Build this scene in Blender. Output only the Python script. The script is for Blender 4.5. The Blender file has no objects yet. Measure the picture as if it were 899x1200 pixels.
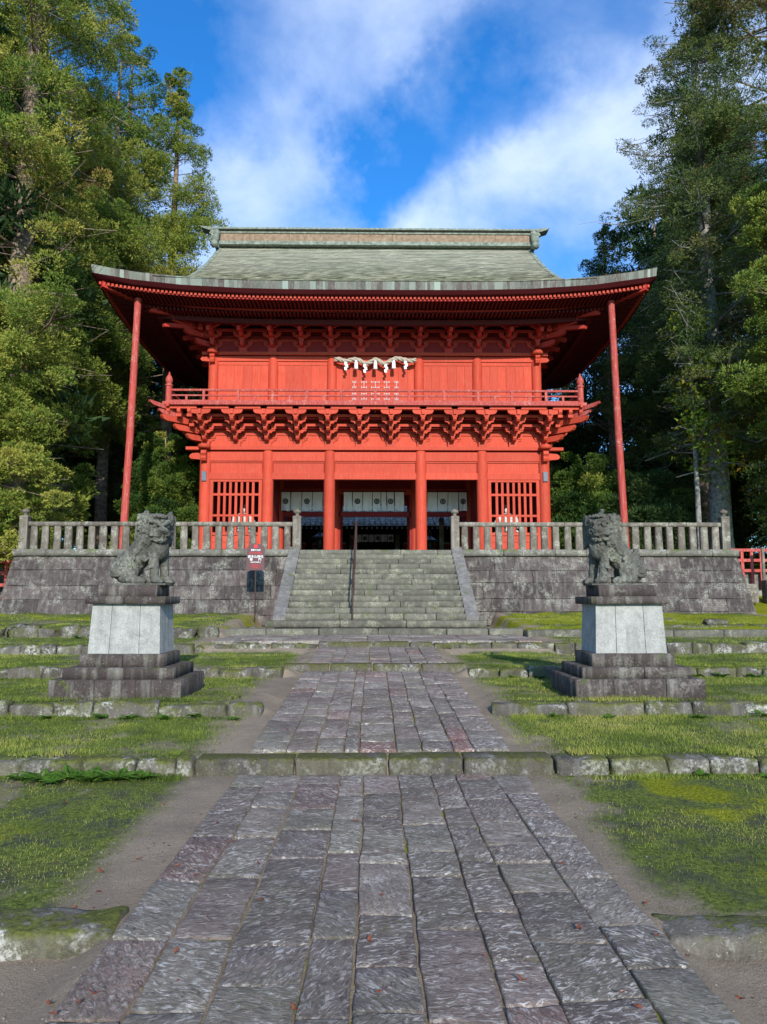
import bpy, math, random
import numpy as np
from mathutils import Vector, Matrix, noise as mnoise

SC = bpy.context.scene
COL = SC.collection
rnd = random.Random(7)
PI = math.pi

# ------------------------------------------------------------------ camera
cam_d = bpy.data.cameras.new('camera'); cam = bpy.data.objects.new('camera', cam_d); COL.objects.link(cam)
cam_d.sensor_fit = 'VERTICAL'; cam_d.sensor_height = 36.0; cam_d.lens = 36.0*867.0/1200.0
cam_d.clip_start = 0.05; cam_d.clip_end = 2000
cam.location = (-0.066, 0.0, 1.5)
cam.rotation_euler = (math.radians(90+6.9), 0, math.radians(-0.77))
SC.camera = cam

# ------------------------------------------------------------------ sky, sun, exposure
SUN_EL, SUN_AZ = math.radians(24.5), math.radians(-8.0)      # azimuth measured from straight behind the viewer
W = bpy.data.worlds.new('World'); SC.world = W; W.use_nodes = True
nt = W.node_tree; nt.nodes.clear()
def N(t, **k):
    n = nt.nodes.new(t)
    for a, b in k.items(): setattr(n, a, b)
    return n
def Lk(a, b): nt.links.new(a, b)
out = N('ShaderNodeOutputWorld'); bg = N('ShaderNodeBackground'); Lk(bg.outputs[0], out.inputs[0])
sky = N('ShaderNodeTexSky', sky_type='NISHITA'); sky.sun_disc = False
sky.sun_elevation = SUN_EL; sky.sun_rotation = math.radians(180) + SUN_AZ
sky.altitude = 300; sky.ozone_density = 2.2; sky.dust_density = 0.6; sky.air_density = 1.0
hs = N('ShaderNodeHueSaturation'); hs.inputs['Saturation'].default_value = 1.25; hs.inputs['Value'].default_value = 1.0
Lk(sky.outputs[0], hs.inputs['Color'])
tint = N('ShaderNodeMix', data_type='RGBA', blend_type='MULTIPLY'); tint.inputs['Factor'].default_value = 1; tint.inputs['B'].default_value = (.42, .95, 1.28, 1)
Lk(hs.outputs[0], tint.inputs['A'])
tc = N('ShaderNodeTexCoord')
mp = N('ShaderNodeMapping'); mp.inputs['Scale'].default_value = (1.0, 1.0, 1.5); mp.inputs['Rotation'].default_value = (0.0, 0.5, 0.2)
Lk(tc.outputs['Generated'], mp.inputs['Vector'])
nz = N('ShaderNodeTexNoise'); nz.inputs['Scale'].default_value = 3.4; nz.inputs['Detail'].default_value = 10; nz.inputs['Roughness'].default_value = 0.58; nz.inputs['Distortion'].default_value = 0.35
Lk(mp.outputs[0], nz.inputs['Vector'])
acc = nz.outputs['Fac']
nz2 = N('ShaderNodeTexNoise'); nz2.inputs['Scale'].default_value = 5; nz2.inputs['Detail'].default_value = 6; nz2.inputs['Roughness'].default_value = .6; Lk(tc.outputs['Generated'], nz2.inputs['Vector'])
wv = N('ShaderNodeVectorMath', operation='MULTIPLY_ADD'); wv.inputs[1].default_value = (.32,.32,.32); Lk(nz2.outputs['Color'], wv.inputs[0])
sb = N('ShaderNodeVectorMath', operation='SUBTRACT'); sb.inputs[1].default_value = (.16,.16,.16); Lk(tc.outputs['Generated'], sb.inputs[0]); Lk(sb.outputs[0], wv.inputs[2])
def pxdir(px, py):
    v = cam.rotation_euler.to_matrix() @ Vector(((px-450)/867.0, -(py-600)/867.0, -1)); v.normalize(); return v
# cloud banks (+) and blue openings (-), each a soft spot in the sky: pixel-free directions
SPOTS = [(270,250,.09,.20),(390,180,.07,.10),(320,60,.15,.10),(510,275,.05,.22),(640,215,.14,.11),(740,100,.13,.13),(440,30,.06,.08),(600,270,.06,.03),
         (490,190,.065,-.26),(555,90,.060,-.22),(450,240,.04,-.16),(335,140,.03,-.10),(695,25,.05,-.16),(705,290,.07,-.12),(150,40,.10,-.22),(240,150,.05,-.08),(610,130,.05,-.15)]
for (px, py, w, a) in SPOTS:
    d = pxdir(px, py)
    dp = N('ShaderNodeVectorMath', operation='DISTANCE'); dp.inputs[1].default_value = d
    nv = N('ShaderNodeVectorMath', operation='NORMALIZE'); Lk(wv.outputs[0], nv.inputs[0]); Lk(nv.outputs[0], dp.inputs[0])
    mr = N('ShaderNodeMapRange', interpolation_type='SMOOTHERSTEP'); mr.inputs['From Min'].default_value = w*2.2; mr.inputs['From Max'].default_value = 0
    mr.inputs['To Min'].default_value = 0; mr.inputs['To Max'].default_value = a
    Lk(dp.outputs['Value'], mr.inputs['Value'])
    ad = N('ShaderNodeMath', operation='ADD'); Lk(acc, ad.inputs[0]); Lk(mr.outputs[0], ad.inputs[1]); acc = ad.outputs[0]
cr = N('ShaderNodeValToRGB'); e = cr.color_ramp.elements
e[0].position = 0.30; e[0].color = (0,0,0,1); e[1].position = 1.05; e[1].color = (1,1,1,1)
m = cr.color_ramp.elements.new(0.62); m.color = (.36,.36,.36,1); m2 = cr.color_ramp.elements.new(0.46); m2.color = (.13,.13,.13,1)
Lk(acc, cr.inputs[0])
mx = N('ShaderNodeMix', data_type='RGBA'); mx.inputs['B'].default_value = (4.6, 5.3, 6.6, 1)
Lk(cr.outputs[0], mx.inputs['Factor']); Lk(tint.outputs['Result'], mx.inputs['A'])
Lk(mx.outputs['Result'], bg.inputs['Color']); bg.inputs['Strength'].default_value = 0.15

sun_d = bpy.data.lights.new('sun', 'SUN'); sun_d.energy = 4.0; sun_d.angle = math.radians(0.6); sun_d.color = (1.0, 0.95, 0.87)
sun = bpy.data.objects.new('sun', sun_d); COL.objects.link(sun)
sd = Vector((-math.sin(SUN_AZ)*math.cos(SUN_EL)*-1, math.cos(SUN_AZ)*math.cos(SUN_EL), -math.sin(SUN_EL)))
sd = Vector((-0.14, math.cos(SUN_EL), -math.sin(SUN_EL)))
sun.rotation_euler = sd.to_track_quat('-Z', 'Y').to_euler(); sun.location = (0, -20, 30)
SC.view_settings.view_transform = 'Standard'; SC.view_settings.look = 'None'
SC.view_settings.exposure = 0.55; SC.view_settings.gamma = 1.0
SC.cycles.max_bounces = 6; SC.cycles.diffuse_bounces = 2; SC.cycles.glossy_bounces = 2; SC.cycles.transmission_bounces = 3; SC.cycles.transparent_max_bounces = 4
SC.cycles.use_fast_gi = False

# ------------------------------------------------------------------ helpers
def tag(o, label=None, cat=None, group=None, kind=None):
    if label: o['label'] = label
    if cat: o['category'] = cat
    if group: o['group'] = group
    if kind: o['kind'] = kind
    return o
def empty(name, loc=(0,0,0), label=None, cat=None, group=None, kind=None, rz=0):
    o = bpy.data.objects.new(name, None); COL.objects.link(o); o.location = loc; o.rotation_euler = (0,0,rz)
    o.empty_display_size = .2
    return tag(o, label, cat, group, kind)
def mesh_np(name, V, F4, mat, smooth=False, attr=None):
    V = np.asarray(V, dtype=np.float32); F4 = np.asarray(F4, dtype=np.int32)
    me = bpy.data.meshes.new(name); n = F4.shape[1]
    me.vertices.add(len(V)); me.vertices.foreach_set('co', V.ravel())
    me.loops.add(F4.size); me.loops.foreach_set('vertex_index', F4.ravel())
    me.polygons.add(len(F4)); me.polygons.foreach_set('loop_start', np.arange(0, F4.size, n, dtype=np.int32))
    me.polygons.foreach_set('loop_total', np.full(len(F4), n, dtype=np.int32))
    if smooth: me.polygons.foreach_set('use_smooth', np.ones(len(F4), dtype=bool))
    if attr:
        for k, a in attr.items():
            at = me.attributes.new(k, 'FLOAT', 'POINT'); at.data.foreach_set('value', np.asarray(a, dtype=np.float32))
    me.update(calc_edges=True); me.materials.append(mat)
    return me
def link(name, me, parent=None, loc=None):
    o = bpy.data.objects.new(name, me); COL.objects.link(o)
    if parent: o.parent = parent
    if loc is not None: o.location = loc
    return o
class MB:
    def __init__(s): s.v = []; s.f = []
    def add(s, vs, fs):
        b = len(s.v); s.v += [tuple(v) for v in vs]; s.f += [tuple(i+b for i in f) for f in fs]; return s
    def box(s, x0, x1, y0, y1, z0, z1):
        return s.add([(x0,y0,z0),(x1,y0,z0),(x1,y1,z0),(x0,y1,z0),(x0,y0,z1),(x1,y0,z1),(x1,y1,z1),(x0,y1,z1)],
              [(0,3,2,1),(4,5,6,7),(0,1,5,4),(1,2,6,5),(2,3,7,6),(3,0,4,7)])
    def cbox(s, c, d): return s.box(c[0]-d[0]/2, c[0]+d[0]/2, c[1]-d[1]/2, c[1]+d[1]/2, c[2]-d[2]/2, c[2]+d[2]/2)
    def prism(s, poly, axis, a, b):
        """polygon in the two other axes, extruded along axis from a to b"""
        n = len(poly); vs = []
        for t in (a, b):
            for (p, q) in poly:
                vs.append({'x': (t, p, q), 'y': (p, t, q), 'z': (p, q, t)}[axis])
        fs = [tuple(range(n)), tuple(range(2*n-1, n-1, -1))] + [(i, i+n, (i+1) % n + n, (i+1) % n) for i in range(n)]
        return s.add(vs, fs)
    def tube(s, pts, rad, n=8, cap=True):
        pts = [Vector(p) for p in pts]; vs = []
        if not isinstance(rad, (list, tuple)): rad = [rad]*len(pts)
        for i, p in enumerate(pts):
            t = (pts[min(i+1, len(pts)-1)] - pts[max(i-1, 0)]).normalized()
            u = t.cross(Vector((0,0,1)));
            if u.length < .05: u = t.cross(Vector((0,1,0)))
            u.normalize(); w = t.cross(u)
            for k in range(n):
                a = 2*PI*k/n; vs.append(p + (u*math.cos(a) + w*math.sin(a))*rad[i])
        fs = [(i*n+k, i*n+(k+1) % n, (i+1)*n+(k+1) % n, (i+1)*n+k) for i in range(len(pts)-1) for k in range(n)]
        if cap: fs += [tuple(range(n)), tuple(range(len(vs)-1, len(vs)-n-1, -1))]
        return s.add(vs, fs)
    def lathe(s, prof, c=(0,0,0), n=16, sq=False):
        vs = []; m = len(prof)
        for (r, z) in prof:
            for k in range(n):
                a = 2*PI*(k+.5)/n; vs.append((c[0]+r*math.cos(a), c[1]+r*math.sin(a), c[2]+z))
        fs = [(i*n+k, i*n+(k+1) % n, (i+1)*n+(k+1) % n, (i+1)*n+k) for i in range(m-1) for k in range(n)]
        fs += [tuple(range(n-1, -1, -1)), tuple(range((m-1)*n, m*n))]
        return s.add(vs, fs)
    def beam(s, p, q, w, h):
        """straight bar of width w and height h from p to q"""
        p = Vector(p); q = Vector(q); t = (q-p).normalized(); u = t.cross(Vector((0,0,1)))
        if u.length < .05: u = Vector((1,0,0))
        u.normalize(); v = u.cross(t); vs = []
        for e_ in (p, q):
            for (a, b) in ((-1,-1),(1,-1),(1,1),(-1,1)): vs.append(e_ + u*a*w/2 + v*b*h/2)
        return s.add(vs, [(0,1,2,3),(7,6,5,4),(0,4,5,1),(1,5,6,2),(2,6,7,3),(3,7,4,0)])
    def mesh(s, name, mat, smooth=False):
        me = bpy.data.meshes.new(name); me.from_pydata(s.v, [], s.f); me.materials.append(mat)
        if smooth:
            for p in me.polygons: p.use_smooth = True
        me.update(); 
        return me
    def obj(s, name, mat, parent=None, smooth=False, loc=None, fix=True):
        me = s.mesh(name, mat, smooth)
        if fix:
            import bmesh
            bm = bmesh.new(); bm.from_mesh(me); bmesh.ops.recalc_face_normals(bm, faces=bm.faces); bm.to_mesh(me); bm.free()
        return link(name, me, parent, loc)
def smooth_by_angle(o, ang=40):
    me = o.data
    for p in me.polygons: p.use_smooth = True
    import bmesh
    bm = bmesh.new(); bm.from_mesh(me)
    for e_ in bm.edges:
        if len(e_.link_faces) == 2 and e_.calc_face_angle(0) > math.radians(ang): e_.smooth = False
    bm.to_mesh(me); bm.free()

# value noise in numpy
_tab = np.random.default_rng(3).random((256, 256)).astype(np.float64)
def vnoise(x, y, seed=0):
    x = np.asarray(x, dtype=float) + seed*17.3; y = np.asarray(y, dtype=float) + seed*9.1
    xi = np.floor(x).astype(int); yi = np.floor(y).astype(int); fx = x-xi; fy = y-yi
    fx = fx*fx*(3-2*fx); fy = fy*fy*(3-2*fy)
    a = _tab[xi & 255, yi & 255]; b = _tab[(xi+1) & 255, yi & 255]; c = _tab[xi & 255, (yi+1) & 255]; d = _tab[(xi+1) & 255, (yi+1) & 255]
    return (a*(1-fx)+b*fx)*(1-fy) + (c*(1-fx)+d*fx)*fy
def fbm(x, y, o=4, seed=0):
    s = 0; a = .5; f = 1
    for i in range(o): s = s + a*vnoise(np.asarray(x)*f, np.asarray(y)*f, seed+i); a *= .5; f *= 2.03
    return s/(1-.5**o)

_RB = {}
def rough_block(x0, x1, y0, y1, z0, z1, r=.02, amp=.008, n=(4,2,3), seed=0, freq=3.0, quad=None, chisel=0):
    """irregular hewn stone: rounded, noisy box. quad = four (x,y) corners replacing the rectangle"""
    key = n
    if key not in _RB:
        pts = {}; fs = []
        def vid(a, b, c):
            k = (a, b, c)
            if k not in pts: pts[k] = len(pts)
            return pts[k]
        nx, ny, nz_ = n
        for a in range(nx):
            for b in range(ny):
                fs.append((vid(a,b,0), vid(a,b+1,0), vid(a+1,b+1,0), vid(a+1,b,0)))
                fs.append((vid(a,b,nz_), vid(a+1,b,nz_), vid(a+1,b+1,nz_), vid(a,b+1,nz_)))
        for a in range(nx):
            for c in range(nz_):
                fs.append((vid(a,0,c), vid(a+1,0,c), vid(a+1,0,c+1), vid(a,0,c+1)))
                fs.append((vid(a,ny,c), vid(a,ny,c+1), vid(a+1,ny,c+1), vid(a+1,ny,c)))
        for b in range(ny):
            for c in range(nz_):
                fs.append((vid(0,b,c), vid(0,b,c+1), vid(0,b+1,c+1), vid(0,b+1,c)))
                fs.append((vid(nx,b,c), vid(nx,b+1,c), vid(nx,b+1,c+1), vid(nx,b,c+1)))
        P = np.array([k for k in pts], dtype=float)/np.array(n)
        _RB[key] = (P, fs)
    P, fs = _RB[key]
    d = np.array([x1-x0, y1-y0, z1-z0]); rr = min(r, *(d/2.2))
    # push the first interior rings close to the faces so the rounding is tight
    Q = P*d
    for ax in range(3):
        k = n[ax]
        if k >= 3:
            t = P[:, ax]*k; q = Q[:, ax].copy()
            q = np.where(np.isclose(t, 1), rr*1.3, q); q = np.where(np.isclose(t, k-1), d[ax]-rr*1.3, q)
            Q[:, ax] = q
    In = np.clip(Q, rr, d-rr); D = Q-In; L = np.linalg.norm(D, axis=1, keepdims=True); L[L == 0] = 1
    face = (np.abs(D) > 1e-9).sum(axis=1)
    Q2 = np.where((face > 1)[:, None], In + D/L*rr, Q)
    V = []
    for i, q in enumerate(Q2):
        if quad is not None:
            u, v = q[0]/d[0], q[1]/d[1]; c = quad
            X = (c[0][0]*(1-u)+c[1][0]*u)*(1-v) + (c[3][0]*(1-u)+c[2][0]*u)*v
            Y = (c[0][1]*(1-u)+c[1][1]*u)*(1-v) + (c[3][1]*(1-u)+c[2][1]*u)*v
            p = Vector((X, Y, q[2]+z0))
        else: p = Vector((q[0]+x0, q[1]+y0, q[2]+z0))
        nv = mnoise.noise_vector(p*freq + Vector((seed*3.7, seed*1.3, 0)))
        nv2 = mnoise.noise_vector(p*freq*3.1 + Vector((seed*1.7, 5, 0)))
        p = p + nv*amp + nv2*amp*.5
        if chisel: p.z += chisel*mnoise.noise(Vector((p.x*6, p.y*22, seed)))
        V.append(p)
    return V, fs
def stone(name, mat, parent, *a, smooth=True, **k):
    V, fs = rough_block(*a, **k)
    c = sum(V, Vector())/len(V)
    me = bpy.data.meshes.new(name); me.from_pydata([v-c for v in V], [], fs); me.materials.append(mat)
    if smooth: me.polygons.foreach_set('use_smooth', [True]*len(fs))
    me.update()
    pl = parent.location if parent else Vector()
    return link(name, me, parent, c-pl)

# ------------------------------------------------------------------ materials
class NT:
    def __init__(s, name):
        s.m = bpy.data.materials.new(name); s.m.use_nodes = True; s.t = s.m.node_tree; s.t.nodes.clear()
        s.out = s.n('ShaderNodeOutputMaterial'); s.b = s.n('ShaderNodeBsdfPrincipled'); s.l(s.b.outputs[0], s.out.inputs[0])
        s.b.inputs['Roughness'].default_value = .85; s.b.inputs['Specular IOR Level'].default_value = .3
        s.geo = s.n('ShaderNodeNewGeometry'); s.pos = s.geo.outputs['Position']; s.oi = s.n('ShaderNodeObjectInfo')
    def n(s, t, **k):
        o = s.t.nodes.new(t)
        for a, b in k.items(): setattr(o, a, b)
        return o
    def l(s, a, b): s.t.links.new(a, b)
    def noise(s, scale, detail=4, rough=.55, vec=None, stretch=None, dist=0):
        v = vec or s.pos
        if stretch:
            mp = s.n('ShaderNodeMapping'); mp.inputs['Scale'].default_value = stretch; s.l(v, mp.inputs[0]); v = mp.outputs[0]
        o = s.n('ShaderNodeTexNoise'); o.inputs['Scale'].default_value = scale; o.inputs['Detail'].default_value = detail
        o.inputs['Roughness'].default_value = rough; o.inputs['Distortion'].default_value = dist; s.l(v, o.inputs['Vector']); return o.outputs['Fac']
    def vor(s, scale, feature='F1', vec=None):
        o = s.n('ShaderNodeTexVoronoi', feature=feature); o.inputs['Scale'].default_value = scale; s.l(vec or s.pos, o.inputs['Vector']); return o.outputs['Distance']
    def ramp(s, fac, stops):
        o = s.n('ShaderNodeValToRGB'); el = o.color_ramp.elements
        while len(el) < len(stops): el.new(.5)
        for i, (p, c) in enumerate(stops):
            el[i].position = p; el[i].color = (c if len(c) == 4 else tuple(c)+(1,)) if isinstance(c, (tuple, list)) else (c, c, c, 1)
        s.l(fac, o.inputs[0]); return o.outputs[0]
    def mix(s, f, a, b, mode='MIX'):
        o = s.n('ShaderNodeMix', data_type='RGBA', blend_type=mode)
        for k, v in (('Factor', f), ('A', a), ('B', b)):
            if isinstance(v, (int, float)): o.inputs[k].default_value = v
            elif isinstance(v, (tuple, list)): o.inputs[k].default_value = tuple(v)+(1,) if len(v) == 3 else v
            else: s.l(v, o.inputs[k])
        return o.outputs['Result']
    def math(s, op, a, b=0, c=None):
        o = s.n('ShaderNodeMath', operation=op)
        for i, v in enumerate((a, b) if c is None else (a, b, c)):
            if isinstance(v, (int, float)): o.inputs[i].default_value = v
            else: s.l(v, o.inputs[i])
        return o.outputs[0]
    def up(s, lo=.3, hi=.9):
        sp = s.n('ShaderNodeSeparateXYZ'); s.l(s.geo.outputs['Normal'], sp.inputs[0])
        mr = s.n('ShaderNodeMapRange'); mr.inputs[1].default_value = lo; mr.inputs[2].default_value = hi; s.l(sp.outputs[2], mr.inputs[0]); return mr.outputs[0]
    def col(s, c): 
        if isinstance(c, (tuple, list)): s.b.inputs['Base Color'].default_value = tuple(c)+(1,)
        else: s.l(c, s.b.inputs['Base Color'])
    def rough(s, r):
        if isinstance(r, (int, float)): s.b.inputs['Roughness'].default_value = r
        else: s.l(r, s.b.inputs['Roughness'])
    def bump(s, h, strength=.5, dist=.01):
        o = s.n('ShaderNodeBump'); o.inputs['Strength'].default_value = strength; o.inputs['Distance'].default_value = dist
        s.l(h, o.inputs['Height']); s.l(o.outputs[0], s.b.inputs['Normal'])

def stone_mat(name, dark, light, lichen=(.5,.5,.47), lich=.25, moss=0.0, spot=0.5, bumps=.6, streak=0, objvar=.35, rough=.85, mossup=True, mosscol=(.075,.10,.012)):
    s = NT(name)
    big = s.noise(1.3, 5, .6); mid = s.noise(7, 6, .65); fine = s.noise(55, 4, .7)
    c = s.mix(s.ramp(mid, [(.3, 0), (.7, 1)]), dark, light)
    c = s.mix(s.math('MULTIPLY', s.ramp(fine, [(.35, 0), (.75, 1)]), .45), c, tuple(min(1, x*1.7) for x in light))
    # each stone its own tone
    v = s.math('MULTIPLY_ADD', s.oi.outputs['Random'], objvar, 1-objvar/2)
    hv = s.n('ShaderNodeHueSaturation'); s.l(c, hv.inputs['Color']); s.l(v, hv.inputs['Value']); c = hv.outputs[0]
    if streak:
        st = s.noise(9, 4, .6, stretch=(1, 1, .12)); c = s.mix(s.math('MULTIPLY', s.ramp(st, [(.5, 0), (.68, 1)]), streak), c, lichen)
    lm = s.math('MULTIPLY', s.ramp(s.noise(2.4, 6, .7), [(.5, 0), (.62, 1)]), s.ramp(s.noise(26, 5, .75), [(.44, 0), (.56, 1)]))
    c = s.mix(s.math('MULTIPLY', lm, lich), c, lichen)
    sp = s.ramp(s.noise(38, 3, .6), [(.64, 0), (.70, 1)])
    c = s.mix(s.math('MULTIPLY', sp, spot), c, lichen)
    if moss:
        mm = s.ramp(s.noise(3.2, 6, .7), [(.62-moss*.35, 0), (.70-moss*.35, 1)])
        if mossup: mm = s.math('MULTIPLY', mm, s.math('MULTIPLY_ADD', s.up(.0, .8), .75, .25))
        mc = s.mix(s.ramp(s.noise(30, 4, .7), [(.35, 0), (.7, 1)]), tuple(x*.5 for x in mosscol), tuple(x*1.6 for x in mosscol))
        c = s.mix(mm, c, mc)
    s.col(c); s.rough(rough)
    s.bump(s.math('ADD', s.math('MULTIPLY', mid, .6), s.math('MULTIPLY', fine, .5)), bumps, .02)
    return s.m

def paving_mat(name):
    s = NT(name)
    # object-random rotates the tooling direction a little from stone to stone
    rot = s.n('ShaderNodeVectorRotate', rotation_type='Z_AXIS'); s.l(s.pos, rot.inputs['Vector'])
    s.l(s.math('MULTIPLY_ADD', s.oi.outputs['Random'], 2.4, -1.2), rot.inputs['Angle'])
    v = rot.outputs[0]
    ch = s.noise(30, 6, .74, vec=v, stretch=(.55, 1.25, 1), dist=1.3)
    ch2 = s.noise(60, 3, .6, vec=v, stretch=(.4, 1.2, 1), dist=.6)
    fine = s.noise(150, 3, .7); mid = s.noise(5, 5, .6)
    tone = s.ramp(s.oi.outputs['Random'], [(0, (.190,.142,.122)), (.15, (.32,.268,.215)), (.32, (.16,.130,.108)), (.5, (.29,.215,.185)), (.68, (.285,.250,.190)), (.86, (.215,.175,.150)), (.93, (.28,.140,.110)), (1, (.37,.315,.25))])
    c = s.mix(s.ramp(mid, [(.3, 0), (.7, 1)]), s.mix(1.0, tone, (.72,.72,.72), 'MULTIPLY'), tone)
    ridge = s.ramp(ch, [(.53, 0), (.58, 1)])
    rv = s.math('FRACT', s.math('MULTIPLY', s.oi.outputs['Random'], 7.31)); ridge = s.math('MULTIPLY', ridge, s.math('MULTIPLY_ADD', rv, .55, .50))
    ridge = s.math('MULTIPLY', ridge, s.ramp(s.noise(4.5, 5, .7), [(.38, .25), (.52, 1)]))
    c = s.mix(s.math('MULTIPLY', ridge, .90), c, (.72,.66,.60))
    c = s.mix(s.math('MULTIPLY', s.ramp(ch2, [(.55, 0), (.68, 1)]), .30), c, (.42,.40,.385))
    c = s.mix(s.math('MULTIPLY', s.ramp(ch, [(.36, 1), (.46, 0)]), .75), c, (.045,.036,.034))
    c = s.mix(s.math('MULTIPLY', s.math('MULTIPLY', s.ramp(s.noise(1.3, 5, .65), [(.46, 0), (.62, 1)]), s.ramp(s.noise(22, 5, .7), [(.42, 0), (.6, 1)])), .55), c, (.10,.105,.045))
    c = s.mix(s.math('MULTIPLY', s.ramp(s.noise(2.3, 5, .7), [(.50, 0), (.64, 1)]), .45), c, (.075,.062,.058))
    c = s.mix(s.math('MULTIPLY', s.ramp(fine, [(.62, 0), (.7, 1)]), .25), c, (.45,.43,.41))
    s.col(c); s.rough(s.ramp(mid, [(.3, .42), (.75, .72)])); s.b.inputs['Specular IOR Level'].default_value = .35
    s.bump(s.math('ADD', s.math('MULTIPLY', ch, 1.0), s.math('MULTIPLY', ch2, .5)), 1.0, .026)
    return s.m

def paint_mat(name, base, worn, amt=.4, plank=0):
    s = NT(name)
    g = s.noise(6, 5, .6, stretch=(6, 6, .5)); b = s.noise(.9, 5, .6)
    c = s.mix(s.ramp(b, [(.3, 0), (.75, 1)]), base, tuple(min(1, x*1.16+.004) for x in base))
    c = s.mix(s.math('MULTIPLY', s.ramp(g, [(.3, 1), (.5, 0)]), .3), c, tuple(x*.55 for x in base))
    gr = s.noise(11, 6, .75, stretch=(3, 3, .18)); c = s.mix(s.math('MULTIPLY', s.ramp(gr, [(.50, 0), (.66, 1)]), .30), c, worn)
    c = s.mix(s.math('MULTIPLY', s.ramp(gr, [(.30, 1), (.42, 0)]), .45), c, tuple(x*.45 for x in base))
    hv = s.n('ShaderNodeHueSaturation'); s.l(c, hv.inputs['Color']); s.l(s.math('MULTIPLY_ADD', s.oi.outputs['Random'], .18, .91), hv.inputs['Value']); c = hv.outputs[0]
    w = s.math('MULTIPLY', s.ramp(s.noise(2.2, 6, .7), [(.52, 0), (.7, 1)]), s.ramp(s.noise(18, 5, .7, stretch=(.6, 1, 2.2)), [(.5, 0), (.62, 1)]))
    c = s.mix(s.math('MULTIPLY', w, amt), c, worn)
    c = s.mix(s.math('MULTIPLY', s.math('MULTIPLY', s.up(.6, .95), s.ramp(s.noise(9, 4, .6), [(.4, 0), (.6, 1)])), .55), c, worn)
    s.col(c); s.rough(.72); s.b.inputs['Specular IOR Level'].default_value = .25
    s.bump(g, .25, .01)
    return s.m
def plain_mat(name, c, rough=.8, spec=.3, metal=0, var=.3, scale=12, c2=None):
    s = NT(name); n_ = s.noise(scale, 5, .65)
    s.col(s.mix(s.ramp(n_, [(.3, 0), (.7, 1)]), tuple(x*(1-var) for x in c), c2 or tuple(min(1, x*(1+var)) for x in c)))
    s.rough(rough); s.b.inputs['Specular IOR Level'].default_value = spec; s.b.inputs['Metallic'].default_value = metal
    s.bump(n_, .2, .01)
    return s.m
def blade_mat(name, stops):      # turf: blades fade towards straw colour in dry patches
    return leaf_mat(name, stops, .3)
def leaf_mat(name, stops, trans=.25, rough=.6):
    s = NT(name); at = s.n('ShaderNodeAttribute', attribute_name='tint')
    isl = s.geo.outputs['Random Per Island']
    f = s.math('ADD', at.outputs['Fac'], s.math('MULTIPLY_ADD', isl, .14, -.07))
    c = s.ramp(f, stops); s.col(c); s.rough(rough); s.b.inputs['Specular IOR Level'].default_value = .12
    tr = s.n('ShaderNodeBsdfTranslucent'); s.l(s.mix(1.0, c, (1.2, 1.25, .6), 'MULTIPLY'), tr.inputs[0])
    ms = s.n('ShaderNodeMixShader'); ms.inputs[0].default_value = trans
    s.l(s.b.outputs[0], ms.inputs[1]); s.l(tr.outputs[0], ms.inputs[2]); s.l(ms.outputs[0], s.out.inputs[0])
    return s.m

M = {}
M['red'] = paint_mat('vermilion_paint', (.41,.044,.020), (.48,.16,.10), .5)
M['redold'] = paint_mat('worn_vermilion', (.33,.042,.032), (.62,.40,.34), .95)
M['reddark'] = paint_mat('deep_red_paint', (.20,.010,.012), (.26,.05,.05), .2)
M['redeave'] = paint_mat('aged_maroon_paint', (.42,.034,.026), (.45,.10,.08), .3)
M['soffit'] = paint_mat('soffit_shade_red', (.085,.007,.010), (.12,.02,.02), .1)  # red paint darkened to stand in for the deep shade under the eaves
M['wall'] = stone_mat('wall_stone', (.022,.016,.015), (.078,.060,.055), (.36,.35,.29), .60, .0, .50, 1.2, .22, .7)
M['coping'] = stone_mat('coping_stone', (.06,.055,.046), (.145,.132,.11), (.52,.50,.42), .55, .25, .40, .8, 0, .3)
M['step'] = stone_mat('step_stone', (.052,.048,.036), (.115,.106,.082), (.33,.31,.22), .65, .10, .35, .9, .12, .5)
M['kerb'] = stone_mat('kerb_stone', (.030,.025,.020), (.100,.086,.070), (.50,.48,.42), .80, .50, .5, 1.0, .15, .6, mosscol=(.085,.09,.014))
M['kerbdress'] = stone_mat('dressed_kerb', (.030,.025,.019), (.095,.080,.068), (.42,.40,.35), .6, .60, .40, 1.0, .1, .35, mosscol=(.07,.07,.015))
M['rail'] = stone_mat('balustrade_stone', (.060,.048,.038), (.145,.12,.095), (.44,.42,.34), .65, .1, .30, .7, .25, .5)
M['plinth'] = stone_mat('plinth_stone', (.024,.017,.015), (.054,.040,.035), (.32,.30,.25), .30, .10, .45, .6, .35, .15)
M['granite'] = stone_mat('granite', (.17,.165,.15), (.33,.32,.295), (.12,.12,.11), .35, .0, .55, .15, .35, .10)
M['lion'] = stone_mat('statue_stone', (.028,.026,.021), (.088,.082,.068), (.32,.32,.26), .50, .05, .35, .8, .2, 0)
M['pave'] = paving_mat('paving_stone')
M['iron'] = plain_mat('brown_iron', (.050,.026,.020), .5, .4)
M['bronze'] = plain_mat('dark_bronze', (.022,.034,.036), .45, .5, .3)
M['white'] = plain_mat('white_cloth', (.80,.74,.78), .9, .2, 0, .06, 5)
M['black'] = plain_mat('black_ink', (.012,.012,.014), .8)
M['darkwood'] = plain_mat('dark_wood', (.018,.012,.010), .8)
M['gravel'] = stone_mat('gravel', (.09,.075,.06), (.20,.17,.14), (.3,.28,.24), .2, 0, .2, .3, 0, 0)
M['litter'] = plain_mat('leaf_litter', (.11,.055,.03), .9, .1, 0, .5, 40)
M['paper'] = plain_mat('white_paper', (.72,.72,.72), .9, .2, 0, .05)
M['straw'] = plain_mat('straw_rope', (.36,.31,.245), .9, .2, 0, .35, 30)
M['silver'] = plain_mat('pale_fitting', (.42,.30,.30), .5, .4)
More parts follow.
